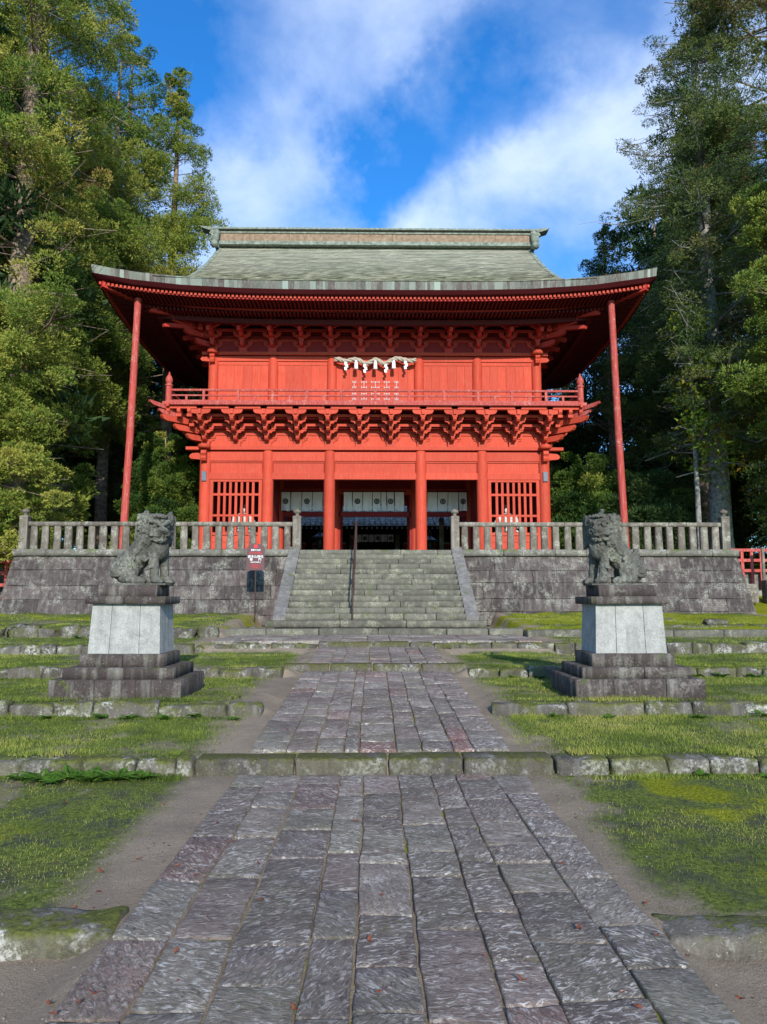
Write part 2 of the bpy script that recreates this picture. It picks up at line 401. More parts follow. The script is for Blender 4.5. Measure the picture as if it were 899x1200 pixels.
M['grey'] = plain_mat('grey_plastic', (.10,.12,.15), .5)
M['bark'] = plain_mat('cedar_bark', (.13,.085,.060), .95, .1, 0, .5, 6, (.33,.24,.18))
M['barkpale'] = plain_mat('pale_bark', (.10,.095,.085), .95, .1, 0, .45, 7, (.34,.33,.30))
M['signbrown'] = plain_mat('brown_board', (.105,.045,.045), .6, .3, 0, .1)
M['signred'] = plain_mat('red_lettering', (.62,.03,.035), .6)
M['signwhite'] = plain_mat('white_lettering', (.85,.85,.85), .6)
M['tile'] = stone_mat('hall_roof_tile', (.40,.41,.41), (.62,.63,.63), (.5,.5,.48), .4, .45, .3, .7, 0, 0, .6, mosscol=(.16,.15,.01))
M['robe'] = plain_mat('faded_paint_robe', (.50,.46,.42), .9, .1, 0, .4, 10)

def roof_mat():
    s = NT('weathered_shingle')
    big = s.noise(.5, 5, .6); st = s.noise(3.5, 6, .7, stretch=(.35, 1.6, 3.2)); fine = s.noise(22, 5, .7, stretch=(.6, 2, 4))
    c = s.ramp(st, [(.25, (.13,.128,.10)), (.45, (.26,.252,.19)), (.62, (.37,.352,.27)), (.8, (.50,.47,.37))])
    c = s.mix(s.math('MULTIPLY', s.ramp(fine, [(.45, 0), (.62, 1)]), .55), c, (.46,.46,.38))
    c = s.mix(s.math('MULTIPLY', s.ramp(fine, [(.3, 1), (.42, 0)]), .65), c, (.07,.075,.055))
    ln = s.noise(2.2, 5, .75, stretch=(.45, .8, 9)); c = s.mix(s.math('MULTIPLY', s.ramp(ln, [(.50, 0), (.60, 1)]), .55), c, (.10,.105,.08))
    c = s.mix(s.math('MULTIPLY', s.ramp(big, [(.42, 0), (.66, 1)]), .30), c, (.17,.185,.125))
    s.col(c); s.rough(.85); s.bump(fine, .5, .02); return s.m
M['roof'] = roof_mat()
def fascia_mat():
    s = NT('verdigris_strip'); isl = s.geo.outputs['Random Per Island']
    c = s.ramp(isl, [(0, (.06,.055,.045)), (.2, (.15,.15,.125)), (.38, (.085,.062,.055)), (.55, (.20,.215,.18)), (.72, (.075,.055,.05)), (.88, (.12,.125,.105)), (1, (.27,.32,.27))])
    c = s.mix(s.math('MULTIPLY', s.ramp(s.noise(8, 5, .7, stretch=(3, 3, .4)), [(.50, 0), (.66, 1)]), .35), c, (.30,.36,.30))
    s.col(c); s.rough(.75); return s.m
M['fascia'] = fascia_mat()
M['ridge'] = plain_mat('brown_ridge_cladding', (.20,.125,.080), .8, .2, 0, .25, 5, (.30,.215,.15))
M['ridgecap'] = plain_mat('green_ridge_cap', (.12,.14,.11), .8, .2, 0, .35, 6, (.27,.30,.25))
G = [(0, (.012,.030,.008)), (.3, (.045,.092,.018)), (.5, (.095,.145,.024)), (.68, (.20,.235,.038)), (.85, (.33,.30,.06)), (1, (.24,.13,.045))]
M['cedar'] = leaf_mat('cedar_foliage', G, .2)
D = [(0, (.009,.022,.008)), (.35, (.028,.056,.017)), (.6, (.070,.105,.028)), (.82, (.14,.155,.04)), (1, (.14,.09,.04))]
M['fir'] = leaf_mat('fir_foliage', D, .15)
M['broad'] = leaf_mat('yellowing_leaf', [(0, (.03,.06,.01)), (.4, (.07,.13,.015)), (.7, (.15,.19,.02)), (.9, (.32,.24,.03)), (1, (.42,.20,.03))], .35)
M['grass'] = leaf_mat('grass_blade', [(0, (.05,.075,.016)), (.4, (.13,.175,.030)), (.7, (.24,.275,.05)), (1, (.36,.33,.10))], .3)
M['fern'] = leaf_mat('fern_leaf', [(0, (.03,.07,.01)), (.5, (.075,.16,.02)), (1, (.13,.24,.03))], .35)
M['deadleaf'] = plain_mat('dead_leaf', (.17,.05,.025), .8, .2, 0, .4, 3)
# ================================================================== GROUND
PY = np.array([-60,3.60,3.70,6.72,6.84,8.72,8.84,11.62,11.74,14.62,14.76,16.62,16.78,21.6,24,30,60,200.])
PZ = np.array([-.13,-.11,-.02,-.005,.115,.20,.335,.335,.465,.49,.65,.72,.85,1.12,1.35,2.3,4.6,9.])
QY = np.array([-60,6.70,6.80,12.02,12.10,14.6,14.7,17.0,17.1,19,60])
QZ = np.array([-.010,-.010,.115,.375,.475,.595,.65,.71,.72,.76,.8])
def ground_z(x, y):
    x = np.asarray(x, float); y = np.asarray(y, float)
    yw = y + .05*(fbm(x*1.3, y*0+3, 3, 5)-.5)
    zs = np.interp(yw, PY, PZ); zp = np.interp(y, QY, QZ)
    hw = np.where(y < 14.5, 1.22, 3.3)
    t = np.clip((np.abs(x)-hw)/.25, 0, 1); t = t*t*(3-2*t)
    z = zs*t + zp*(1-t)
    amp = np.clip((np.abs(x)-hw)/1.5, 0.15, 1)
    z = z + amp*.035*(fbm(x*.9, y*.9, 4, 2)-.5) + np.clip((y-16.9)/.5, 0, 1)*amp*.16*(fbm(x*1.6, y*1.6, 4, 6)-.5) + .012*(fbm(x*6, y*6, 3, 8)-.5)
    # forest floor outside the platform
    z = z + np.clip((np.abs(x)-11.5)/10, 0, 1)*np.clip((y-14)/10, 0, 1)*.8
    # courtyard hidden below the platform
    return z
def grass_amt(x, y):
    d = np.abs(x) - np.where(y < 14.5, 1.25, 3.4)
    L = x < 0
    w = np.where(y < 3.65, np.where(L, 5.0, .35), np.where(y < 6.75, np.where(L, .20, .0), np.where(y < 8.75, np.where(L, .22, .0), np.where(y < 11.65, np.where(L, .28, .06), .02))))
    w = np.where((y > 14.6), .2, w)
    n1 = fbm(x*1.1, y*1.1, 4, 11); n2 = fbm(x*3.5, y*3.5, 3, 21)
    g = np.clip((d - w*(.55+.9*n1))/.45, 0, 1)
    patch = np.clip((n1*.6+n2*.5-.40)/.18, 0, 1)
    g = g*np.where((y > 3.6) & (y < 6.75), .30+.70*patch, np.where((y > 8.8) & (y < 11.6), .45+.55*patch, .38+.62*patch))
    g = g*np.clip((12-np.abs(x))/2, .15, 1)
    return g
def moss_amt(x, y):
    n = fbm(x*1.6, y*1.6, 4, 31)
    up = np.clip((y-16.8)/.3, 0, 1)*np.clip((np.abs(x)-3.3+.9*n)/.6, 0, 1)*np.clip((fbm(x*.9, y*2.2, 4, 33)-np.where(x > 0, .33, .47))/.12, 0, 1)*np.where(x > 0, 1, .62)
    lowr = np.clip((y-3.7)/.2, 0, 1)*np.clip((6.75-y)/.2, 0, 1)*np.clip((n-.45)/.2, 0, 1)*np.where(x > 0, 1.0, .45)*np.clip((np.abs(x)-1.8)/.4, 0, 1)
    jt = np.where((np.abs(x) < 1.22) & (y < 14.5), np.clip((fbm(x*5.3, y*3.6, 3, 71)-.53)/.10, 0, 1)*.5, 0)
    return np.clip(np.maximum(np.maximum(up, lowr*.85), jt), 0, 1)
xs = np.unique(np.round(np.concatenate([np.arange(-70,-12,2.0), np.arange(-12,-5,.22), np.arange(-5,5,.07), np.arange(5,12.2,.22), np.arange(12,72,2.0)]), 4))
ys = np.unique(np.round(np.concatenate([np.arange(-60,0,2.5), np.arange(0,2,.2), np.arange(2,9,.065), np.arange(9,17,.11), np.arange(17,24,.22), np.arange(24,60,1.5), np.arange(60,200,8.0), PY[1:15], QY[1:9]]), 4))
XX, YY = np.meshgrid(xs, ys); ZZ = ground_z(XX, YY)
ni, nj = XX.shape
idx = np.arange(ni*nj).reshape(ni, nj)
F = np.stack([idx[:-1,:-1], idx[:-1,1:], idx[1:,1:], idx[1:,:-1]], -1).reshape(-1, 4)
gs = NT('ground_earth')
ga = gs.n('ShaderNodeAttribute', attribute_name='grass').outputs['Fac']; ma = gs.n('ShaderNodeAttribute', attribute_name='moss').outputs['Fac']
g_f = gs.noise(110, 4, .75); g_m = gs.noise(14, 6, .7); g_b = gs.noise(1.7, 5, .6)
sand = gs.mix(gs.ramp(g_f, [(.3, 0), (.7, 1)]), (.19,.140,.095), (.40,.32,.235))
sand = gs.mix(gs.math('MULTIPLY', gs.ramp(g_b, [(.4, 0), (.7, 1)]), .5), sand, (.10,.08,.068))
soil = gs.mix(gs.ramp(g_m, [(.3, 0), (.7, 1)]), (.040,.042,.028), (.10,.105,.06))
turf = gs.mix(gs.ramp(gs.noise(38, 6, .75), [(.38, 0), (.62, 1)]), (.038,.052,.012), (.19,.225,.045))
turf = gs.mix(gs.ramp(gs.noise(3.1, 5, .7), [(.38, 1), (.55, 0)]), turf, soil)
gr_edge = gs.ramp(gs.math('ADD', ga, gs.math('MULTIPLY_ADD', g_m, .6, -.3)), [(.2, 0), (.6, 1)])
c = gs.mix(gr_edge, sand, turf)
mossc = gs.mix(gs.ramp(gs.noise(34, 6, .75), [(.36, 0), (.62, 1)]), (.07,.085,.008), (.32,.32,.012))
me_edge = gs.ramp(gs.math('ADD', ma, gs.math('MULTIPLY_ADD', gs.noise(30, 6, .75), 1.6, -.85)), [(.25, 0), (.55, 1)])
c = gs.mix(me_edge, c, mossc)
gs.col(c); gs.rough(.95); gs.b.inputs['Specular IOR Level'].default_value = .1
gs.bump(gs.math('ADD', g_f, gs.math('MULTIPLY', g_m, 1.5)), .8, .02)
me = mesh_np('ground', np.stack([XX.ravel(), YY.ravel(), ZZ.ravel()], 1), F, gs.m, True,
             {'grass': grass_amt(XX, YY).ravel(), 'moss': moss_amt(XX, YY).ravel()})
link('ground', me)['kind'] = 'structure'

# ------------------------------------------------------------------ grass blades
def blades(name, n, x0, x1, y0, y1, h, w, maskf, seed, mat, zoff=0, kind='stuff'):
    r = np.random.default_rng(seed)
    x = r.uniform(x0, x1, n); y = r.uniform(y0, y1, n); keep = r.random(n) < maskf(x, y)
    x = x[keep]; y = y[keep]; n = len(x); z = ground_z(x, y)-.006+zoff
    cl = fbm(x*2.2, y*2.2, 4, seed); hh = h*(.35+1.1*cl)*r.uniform(.5, 1.3, n)
    a = r.uniform(0, 2*PI, n); lean = r.uniform(0, .9, n)*hh; la = r.uniform(0, 2*PI, n)
    b = np.stack([x, y, z], 1); sd_ = np.stack([np.cos(a), np.sin(a), np.zeros(n)], 1)*(w*r.uniform(.6, 1.3, n))[:, None]
    tip = b + np.stack([np.cos(la)*lean, np.sin(la)*lean, hh], 1)
    V = np.stack([b-sd_, b+sd_, tip], 1).reshape(-1, 3); Fi = np.arange(3*n).reshape(-1, 3)
    t = np.clip(.50+1.5*(fbm(x*1.1, y*1.4, 4, 77)-.5)+.5*(fbm(x*5, y*5, 2, 78)-.5)+r.uniform(-.15, .2, n), 0, 1)
    return link(name, mesh_np(name, V, Fi, mat, False, {'tint': np.repeat(t, 3)}))
GB = []
def gm_(x, y): return grass_amt(x, y)
for (n, x0, x1, y0, y1, h, w) in ((110000,-5.5,5.5,2.6,6.68,.024,.0026),(110000,-6.5,6.5,6.95,8.70,.034,.0036),(90000,-8,8,8.95,11.6,.034,.0045),
                                  (70000,-9.5,9.5,11.85,14.6,.036,.006),(24000,-11,11,14.9,16.6,.03,.007),(60000,-11.5,12,16.95,21.7,.035,.009)):
    o = blades('grass', n, x0, x1, y0, y1, h, w, gm_, int(y0*10), M['grass'])
    o['kind'] = 'stuff'; o['label'] = 'short green turf growing on the stone-edged terraces'; o['category'] = 'grass'

for (yk, zt, x0, x1, n) in ((6.80,.135,1.7,6.5,9000),(6.80,.13,-6.5,-1.8,8000),(8.82,.345,1.5,8,9000),(8.82,.35,-8,-2.2,5000),(11.72,.485,1.6,9,6000),(11.72,.49,-9,-1.9,6000),(14.7,.68,1.5,10,4000),(14.7,.66,-10,-1.6,4000)):
    o = blades('grass', n, x0, x1, yk-.12, yk+.22, .045, .0045, lambda x, y: np.clip((fbm(x*2.1, y*2, 3, 91)-.38)/.2, 0, 1), int(yk*10+x0), M['grass'], zoff=.02)
    o['kind'] = 'stuff'; o['label'] = 'long grass hanging over the edge of the terrace kerbs'; o['category'] = 'grass'
for (yk, x0, x1, n) in ((6.58,1.6,6,5000),(6.58,-6,-1.7,5000),(8.6,1.5,8,6000),(8.6,-8,-1.8,5000),(11.5,1.6,9,4000),(11.5,-9,-1.9,3000)):
    o = blades('grass', n, x0, x1, yk-.10, yk+.06, .05, .005, lambda x, y: np.clip((fbm(x*2.4, y*2, 3, 95)-.45)/.12, 0, 1), int(yk*10+x0), M['grass'])
    o['kind'] = 'stuff'; o['label'] = 'grass tufts along the foot of the terrace kerbs'; o['category'] = 'grass'
def scatter(name, n, x0, x1, y0, y1, s0, s1, maskf, seed, mat, flat, lab, cat, zo=0):
    r = np.random.default_rng(seed); x = r.uniform(x0, x1, n); y = r.uniform(y0, y1, n); k = r.random(n) < maskf(x, y); x = x[k]; y = y[k]; n = len(x)
    z = ground_z(x, y)+zo; s_ = s0+(s1-s0)*r.random(n)**2.5
    base = np.array([[1,0,0],[0,1,0],[-1,0,0],[0,-1,0],[0,0,1],[0,0,-1]], float); ff = np.array([[0,1,4],[1,2,4],[2,3,4],[3,0,4],[1,0,5],[2,1,5],[3,2,5],[0,3,5]])
    a = r.uniform(0, 6.28, n); P = base[None]*r.uniform(.6, 1.3, (n, 6, 1))*s_[:, None, None]; P[:, :, 2] *= flat
    X = P[:, :, 0]*np.cos(a)[:, None]-P[:, :, 1]*np.sin(a)[:, None]; Y = P[:, :, 0]*np.sin(a)[:, None]+P[:, :, 1]*np.cos(a)[:, None]
    V = np.stack([X+x[:, None], Y+y[:, None], P[:, :, 2]+z[:, None]], -1).reshape(-1, 3); F_ = (ff[None]+(np.arange(n)*6)[:, None, None]).reshape(-1, 3)
    o = link(name, mesh_np(name, V, F_, M[mat])); tag(o, lab, cat, None, 'stuff')
scatter('gravel', 9000, -4.5, 4.5, 2.4, 12, .003, .012, lambda x, y: (1-grass_amt(x, y))*(np.abs(x) > 1.24), 5, 'gravel', .6, 'fine gravel strewn over the bare earth beside the path', 'gravel')
scatter('leaf_litter', 5200, -5, 5, 2.4, 12, .003, .013, lambda x, y: np.clip((fbm(x*1.4, y*1.4, 4, 44)-.42)/.2, .06, 1)*(np.abs(x) > 1.24), 6, 'litter', .25, 'brown leaf litter sprinkled over the ground beside the path', 'leaf litter', .004)
scatter('leaf_litter', 900, -1.24, 1.24, 2.2, 12, .003, .009, lambda x, y: x*0+1, 7, 'litter', .3, 'brown litter caught in the joints of the paving', 'leaf litter', .008)
# ------------------------------------------------------------------ paved path
def pave(name, label, hw0, hw1, Y0, Y1, zf, ncol, lmin, lmax, seed, th=.09, n=(4,5,1), cx=0, am=.011):
    r = random.Random(seed)
    root = empty(name, kind='structure'); k = 0
    fr = [i/ncol + (r.uniform(-.30, .30)/ncol if 0 < i < ncol else 0) for i in range(ncol+1)]
    def bx_(i, y):
        t = (y-Y0)/(Y1-Y0); hw = hw0+(hw1-hw0)*t
        x = -hw + 2*hw*fr[i]
        return cx + x + .020*mnoise.noise(Vector((i*5.3, y*1.3, seed)))*(1 if 0 < i < ncol else 1.6)
    for i in range(ncol):
        y = Y0 - (r.uniform(0, lmax*.5) if Y0 < 0 else 0)
        while y < Y1-.03:
            L = r.uniform(lmin, lmax); y2 = y+L
            if y2 > Y1-lmin*.55: y2 = Y1
            g = r.uniform(.001, .007)
            a = [r.uniform(-.014, .014) for _ in range(4)]
            q = [(bx_(i, y)+g, y+g+a[0]), (bx_(i+1, y)-g, y+g+a[1]), (bx_(i+1, y2)-g, y2-g+a[2]), (bx_(i, y2)+g, y2-g+a[3])]
            z = zf((y+y2)/2); tilt = (zf(y2)-zf(y)); dz = r.uniform(-.003, .004)
            V, fs = rough_block(0, q[1][0]-q[0][0], 0, y2-y, -th, 0, r=.009, amp=am, n=n, seed=seed+k, freq=7, quad=q)
            c_ = Vector(((q[0][0]+q[2][0])/2, (q[0][1]+q[2][1])/2, z+dz)); tx = r.uniform(-.012, .012)
            VV = []
            for v in V:
                f_ = (v.y-(y+y2)/2)/(y2-y)
                VV.append(Vector((v.x-c_.x, v.y-c_.y, v.z + tilt*f_ + tx*(v.x-c_.x)/.3*.5)))
            me = bpy.data.meshes.new('paving_stone'); me.from_pydata(VV, [], fs); me.materials.append(M['pave'])
            me.polygons.foreach_set('use_smooth', [True]*len(fs)); link('paving_stone', me, root, c_)
            k += 1; y = y2
    return root
pave('path', '', 1.25, 1.24, -1.5, 6.66, lambda y: .008, 9, .30, .78, 11, n=(7,9,1), cx=.0, am=.010)
pave('path', '', 1.20, 1.17, 7.0, 12.0, lambda y: .145+(y-6.9)*.050, 9, .26, .56, 23)
pave('path', '', 1.14, 1.12, 12.3, 14.58, lambda y: .50+(y-12.1)*.048, 7, .28, .55, 37, n=(3,3,1))
pave('path', '', 3.3, 3.2, 14.95, 16.98, lambda y: .715+(y-14.6)*.015, 13, .4, .8, 41, n=(3,3,1))
# sand and moss sheet showing in the joints is the ground itself

def kerb(name, Y, zlo, zhi, x0, x1, lmin, lmax, depth, seed, mat='kerb', rad=.03, amp=.02, yj=.02, n=(4,3,2), skip=None, parent=None, zj=.012, fq=4):
    r = random.Random(seed); root = parent or empty(name, kind='structure'); x = x0; k = 0
    while x < x1-.02:
        L = r.uniform(lmin, lmax); x2 = min(x+L, x1)
        if x1-x2 < lmin*.5: x2 = x1
        if not (skip and skip[0] < (x+x2)/2 < skip[1]):
            dy = r.uniform(-yj, yj); g = r.uniform(.003, .010)
            stone('kerb_stone', M[mat], root, x+g, x2-g, Y+dy, Y+dy+depth*r.uniform(.85, 1.15), zlo-.12, zhi+r.uniform(-zj, zj), r=rad, amp=amp, n=n, seed=seed+k, freq=fq)
        x = x2; k += 1
    return root
kr = kerb('kerb', 3.58, -.10, .0, -4.6, -1.25, .6, 1.3, .30, 3, amp=.020, rad=.025, n=(9,5,4), fq=6)
kerb('kerb', 3.56, -.10, .0, 1.27, 4.6, .6, 1.3, .28, 4, amp=.020, rad=.025, n=(9,5,4), parent=kr, fq=6)
k1 = kerb('kerb', 6.66, -.02, .128, -9, -1.62, .28, .62, .22, 5, n=(7,4,4), amp=.034, zj=.018, yj=.03)
kerb('kerb', 6.66, -.02, .140, -1.62, 1.52, .55, .95, .30, 6, mat='kerbdress', rad=.02, amp=.007, yj=.006, n=(5,3,4), parent=k1, zj=.003)
kerb('kerb', 6.66, -.02, .132, 1.52, 9, .34, .80, .24, 7, n=(7,4,4), parent=k1, amp=.026, zj=.012)
k2 = kerb('kerb', 8.68, .20, .345, -10, -1.35, .25, .8, .20, 8, n=(7,4,4), amp=.034, zj=.02, yj=.03)
kerb('kerb', 8.68, .20, .335, 1.3, 10, .5, 1.3, .20, 9, parent=k2, n=(7,4,4), amp=.028, zj=.012)
k3 = kerb('kerb', 11.58, .33, .485, -11, -1.45, .25, .7, .24, 10, n=(7,4,4), amp=.038, zj=.022, yj=.04)
kerb('kerb', 12.0, .38, .510, -1.5, 1.42, .5, 1.0, .30, 12, mat='kerbdress', rad=.02, amp=.007, yj=.006, parent=k3, zj=.003)
kerb('kerb', 11.58, .33, .475, 1.40, 11, .35, .8, .24, 13, parent=k3, n=(7,4,4), amp=.032, zj=.018)
k4 = kerb('kerb', 14.56, .48, .665, -11.5, -1.15, .25, .7, .26, 14, n=(6,4,4), amp=.045, zj=.035, yj=.05)
kerb('kerb', 14.60, .60, .715, -1.15, 1.10, .7, 1.1, .34, 15, mat='kerbdress', rad=.02, amp=.007, yj=.006, parent=k4, zj=.003)
kerb('kerb', 14.56, .48, .69, 1.10, 12.5, .38, .75, .36, 16, parent=k4, n=(6,4,4), amp=.032, zj=.012)
k5 = kerb('kerb', 16.5, .72, .93, -12, -3.5, .26, .6, .30, 17, amp=.08, yj=.12, zj=.06, rad=.07, n=(6,4,4))
kerb('kerb', 17.0, .72, .885, -3.45, 3.35, .8, 1.6, .5, 18, mat='step', rad=.018, amp=.008, yj=.006, parent=k5, zj=.003)
kerb('kerb', 16.6, .72, .87, 3.35, 13, .8, 1.8, .5, 19, mat='step', rad=.03, amp=.012, parent=k5)
kerb('kerb', 17.4, .86, .95, 6.5, 13, .5, 1.4, .5, 20, parent=k5, amp=.03)
# loose boulders
def boulder(x, y, s, lab, seed, mat='kerb'):
    z = float(ground_z(x, y)); V, fs = rough_block(-s, s, -s*.7, s*.7, -s*.5, s*.55, r=s*.5, amp=s*.25, n=(4,4,4), seed=seed, freq=1.4/s)
    me = bpy.data.meshes.new('rock'); me.from_pydata(V, [], fs); me.materials.append(M[mat]); me.polygons.foreach_set('use_smooth', [True]*len(fs))
    tag(link('rock', me, None, (x, y, z)), lab, 'rock')
boulder(8.3, 18.2, .30, 'grey angular rock lying on the yellow moss near the right end of the wall', 1)
boulder(-3.2, 18.9, .20, 'pale rough rock beside the left foot of the stairs', 2)
boulder(3.15, 19.0, .17, 'small pale rock beside the right foot of the stairs', 3)
boulder(-9.5, 16.7, .30, 'whitish lichened boulder in the upper left rock edging', 4)
boulder(-8.1, 17.0, .26, 'knobbly grey boulder standing up in the left rock edging', 5)
boulder(-5.0, 17.1, .22, 'rounded boulder right of the left lion pedestal on the mossy slope', 6)
boulder(3.62, 4.95, .05, 'small dark stone lying on the lower right turf', 7, 'plinth')
boulder(3.44, 4.98, .04, 'smaller dark pebble beside the dark stone on lower right turf', 8, 'plinth')
boulder(1.35, 14.55, .09, 'round pale cobble against the block edging right of the path', 9)
boulder(-1.75, 9.2, .07, 'small brown stone on the ground right of the left pedestal', 10)

# ================================================================== STAIRS
st = empty('stone_staircase', (0,19,1.03), 'wide worn stone staircase climbing between the two retaining walls to the red gate', 'stairs')
r_ = random.Random(5); M['cheek'] = stone_mat('cheek_stone', (.075,.066,.060), (.14,.128,.118), (.42,.40,.34), .4, .05, .4, .6, .2, .2)
NS = 13; RI = (3.05-1.035)/NS; TR = 3.55/NS
stone('step_slab', M['step'], st, -2.75, -.9, 18.5, 19.4, .86, 1.03, r=.015, amp=.006, n=(6,3,2), seed=1)
stone('step_slab', M['step'], st, -.89, .75, 18.5, 19.4, .86, 1.032, r=.015, amp=.006, n=(6,3,2), seed=2)
stone('step_slab', M['step'], st, .76, 2.75, 18.5, 19.4, .86, 1.03, r=.015, amp=.006, n=(6,3,2), seed=3)
for i in range(NS):
    y = 19.0+i*TR; z = 1.035+i*RI; x = -2.30
    while x < 2.29:
        x2 = min(2.30, x+r_.uniform(.8, 1.7))
        if 2.30-x2 < .4: x2 = 2.30
        dz = r_.uniform(-.006, .006) if i < NS-1 else 0
        stone('step_slab', M['step'], st, x+.004, x2-.004, y+r_.uniform(-.008, .008), y+TR+.12, z-.03, z+RI+dz, r=.013, amp=.007, n=(6,2,2), seed=100+i*9+int(x*7))
        x = x2
mb = MB(); mb.box(-2.28, 2.28, 19.25, 22.6, .7, 1.05)
prof = [(19.1,.9),(22.6,.9),(22.6,2.9),(19.1,1.0)]
for s_ in (-1, 1):
    nm = 3; xa, xb = (2.29, 2.62) if s_ > 0 else (-2.62, -2.29)
    for j in range(nm):   # sloping cheek slabs
        t0, t1 = j/nm, (j+1)/nm
        y0, y1 = 18.95+3.55*t0, 18.95+3.55*t1-.006; z0, z1 = 1.13+2.03*t0, 1.13+2.03*t1
        m2 = MB(); poly = [(y0, z0-.5), (y1, z1-.5), (y1, z1), (y0, z0)]
        if j == 0: poly = [(y0, .9), (y1, z1-.5), (y1, z1), (y0, z0)]
        m2.prism([(p-19, q-1.03) for p, q in poly], 'x', xa, xb)
        o = m2.obj('cheek_slab', M['cheek'], st)
        b_ = o.modifiers.new('bevel', 'BEVEL'); b_.width = .015; b_.segments = 2
    m2 = MB(); m2.prism([(p-19, q-1.03) for p, q in [(19.1,.8),(22.5,.8),(22.5,2.7),(19.1,.75)]], 'x', xa+.03*s_*(1 if s_ < 0 else 1)*0+.01, xb-.01)
    m2.obj('cheek_wall', M['wall'], st)
# iron handrail up the stairs
hr = empty('handrail', (-.60,19.0,1.03), 'thin brown iron handrail running up the middle of the stone stairs', 'handrail')
def hp(x, y, z): return (x+.0, y-19.0, z-1.03)
MB().tube([hp(0,18.9,1.9), hp(0,19.0,1.95), hp(0,22.5,3.93), hp(0,22.75,3.95)], .024, 8).obj('rail', M['iron'], hr)
MB().tube([hp(0,19.1,1.45), hp(0,22.6,3.45)], .016, 6).obj('rail', M['iron'], hr)
for (y, z0, z1) in ((18.95,1.03,1.92),(20.1,1.6,2.57),(21.3,2.3,3.24),(22.7,3.0,3.95)):
    MB().tube([hp(0,y,z0), hp(0,y,z1)], .024, 8).obj('rail_post', M['iron'], hr)

# ================================================================== RETAINING WALL + platform
pw = empty('retaining_wall', (0,22.2,1.0), 'battered retaining wall of large dark stone blocks carrying the gate terrace', 'wall')
def wall_row(x0, x1, z0, z1, seed, side):
    r = random.Random(seed); x = x0
    while x < x1-.01:
        x2 = min(x1, x+r.uniform(.6, 1.25))
        if x1-x2 < .4: x2 = x1
        V, fs = rough_block(x+.0025, x2-.0025, 0, .45, z0+.0025, z1-.0025, r=.007, amp=.014, n=(5,1,4), seed=seed*31+int(x*5), freq=2.2)
        dy = r.uniform(-.008, .008); out = []
        for v in V:
            sh = 0
            if side < 0 and abs(x-x0) < .01: sh = -(3.0-v.z)*.16*(1-(v.x-x)/(x2-x))
            if side > 0 and abs(x2-x1) < .01: sh = (3.0-v.z)*.16*((v.x-x)/(x2-x))
            out.append(Vector((v.x+sh, v.y+21.92+(v.z-1.0)*.25+dy, v.z)))
        c_ = sum(out, Vector())/len(out); me = bpy.data.meshes.new('wall_stone'); me.from_pydata([v-c_ for v in out], [], fs); me.materials.append(M['wall'])
        me.polygons.foreach_set('use_smooth', [True]*len(fs)); link('wall_stone', me, pw, c_-pw.location)
        x = x2
zs_ = [.80, 1.10, 1.56, 1.96, 2.44, 2.86]; zr_ = [.80, 1.20, 1.58, 2.06, 2.42, 2.86]
for i in range(5):
    wall_row(-10.85, -2.5, zs_[i], zs_[i+1], 60+i, -1); wall_row(2.5, 11.0, zr_[i], zr_[i+1], 80+i, 1)
for (a, b, sd_) in ((-10.9,-2.30,1),(2.30,11.05,2)):
    r = random.Random(sd_); x = a
    while x < b-.01:
        x2 = min(b, x+r.uniform(.9, 1.6)); x2 = b if b-x2 < .5 else x2
        stone('coping_stone', M['coping'], pw, x+.004, x2-.004, 22.30, 22.85, 2.86, 3.07, r=.02, amp=.012, n=(5,2,2), seed=sd_*50+int(x*3)); x = x2
mb = MB(); mb.add([(-11.15,22.3,.6),(11.3,22.3,.6),(11.3,46,.6),(-11.15,46,.6),(-10.85,22.8,3.02),(11.0,22.8,3.02),(11.0,46,3.02),(-10.85,46,3.02)],
       [(0,1,5,4),(1,2,6,5),(2,3,7,6),(3,0,4,7),(4,5,6,7)])
# courtyard paving behind
mb.v = [(a, b-22.2, c-1.0) for a, b, c in mb.v]
mb.obj('wall_core', M['wall'], pw)
cy = MB(); cy.box(-10.5, 10.5, 22.8, 46, 3.024, 3.05); cy.box(-16, 16, 46.01, 80, 3.4, 4.2); cy.obj('courtyard', M['step'])['kind'] = 'structure'

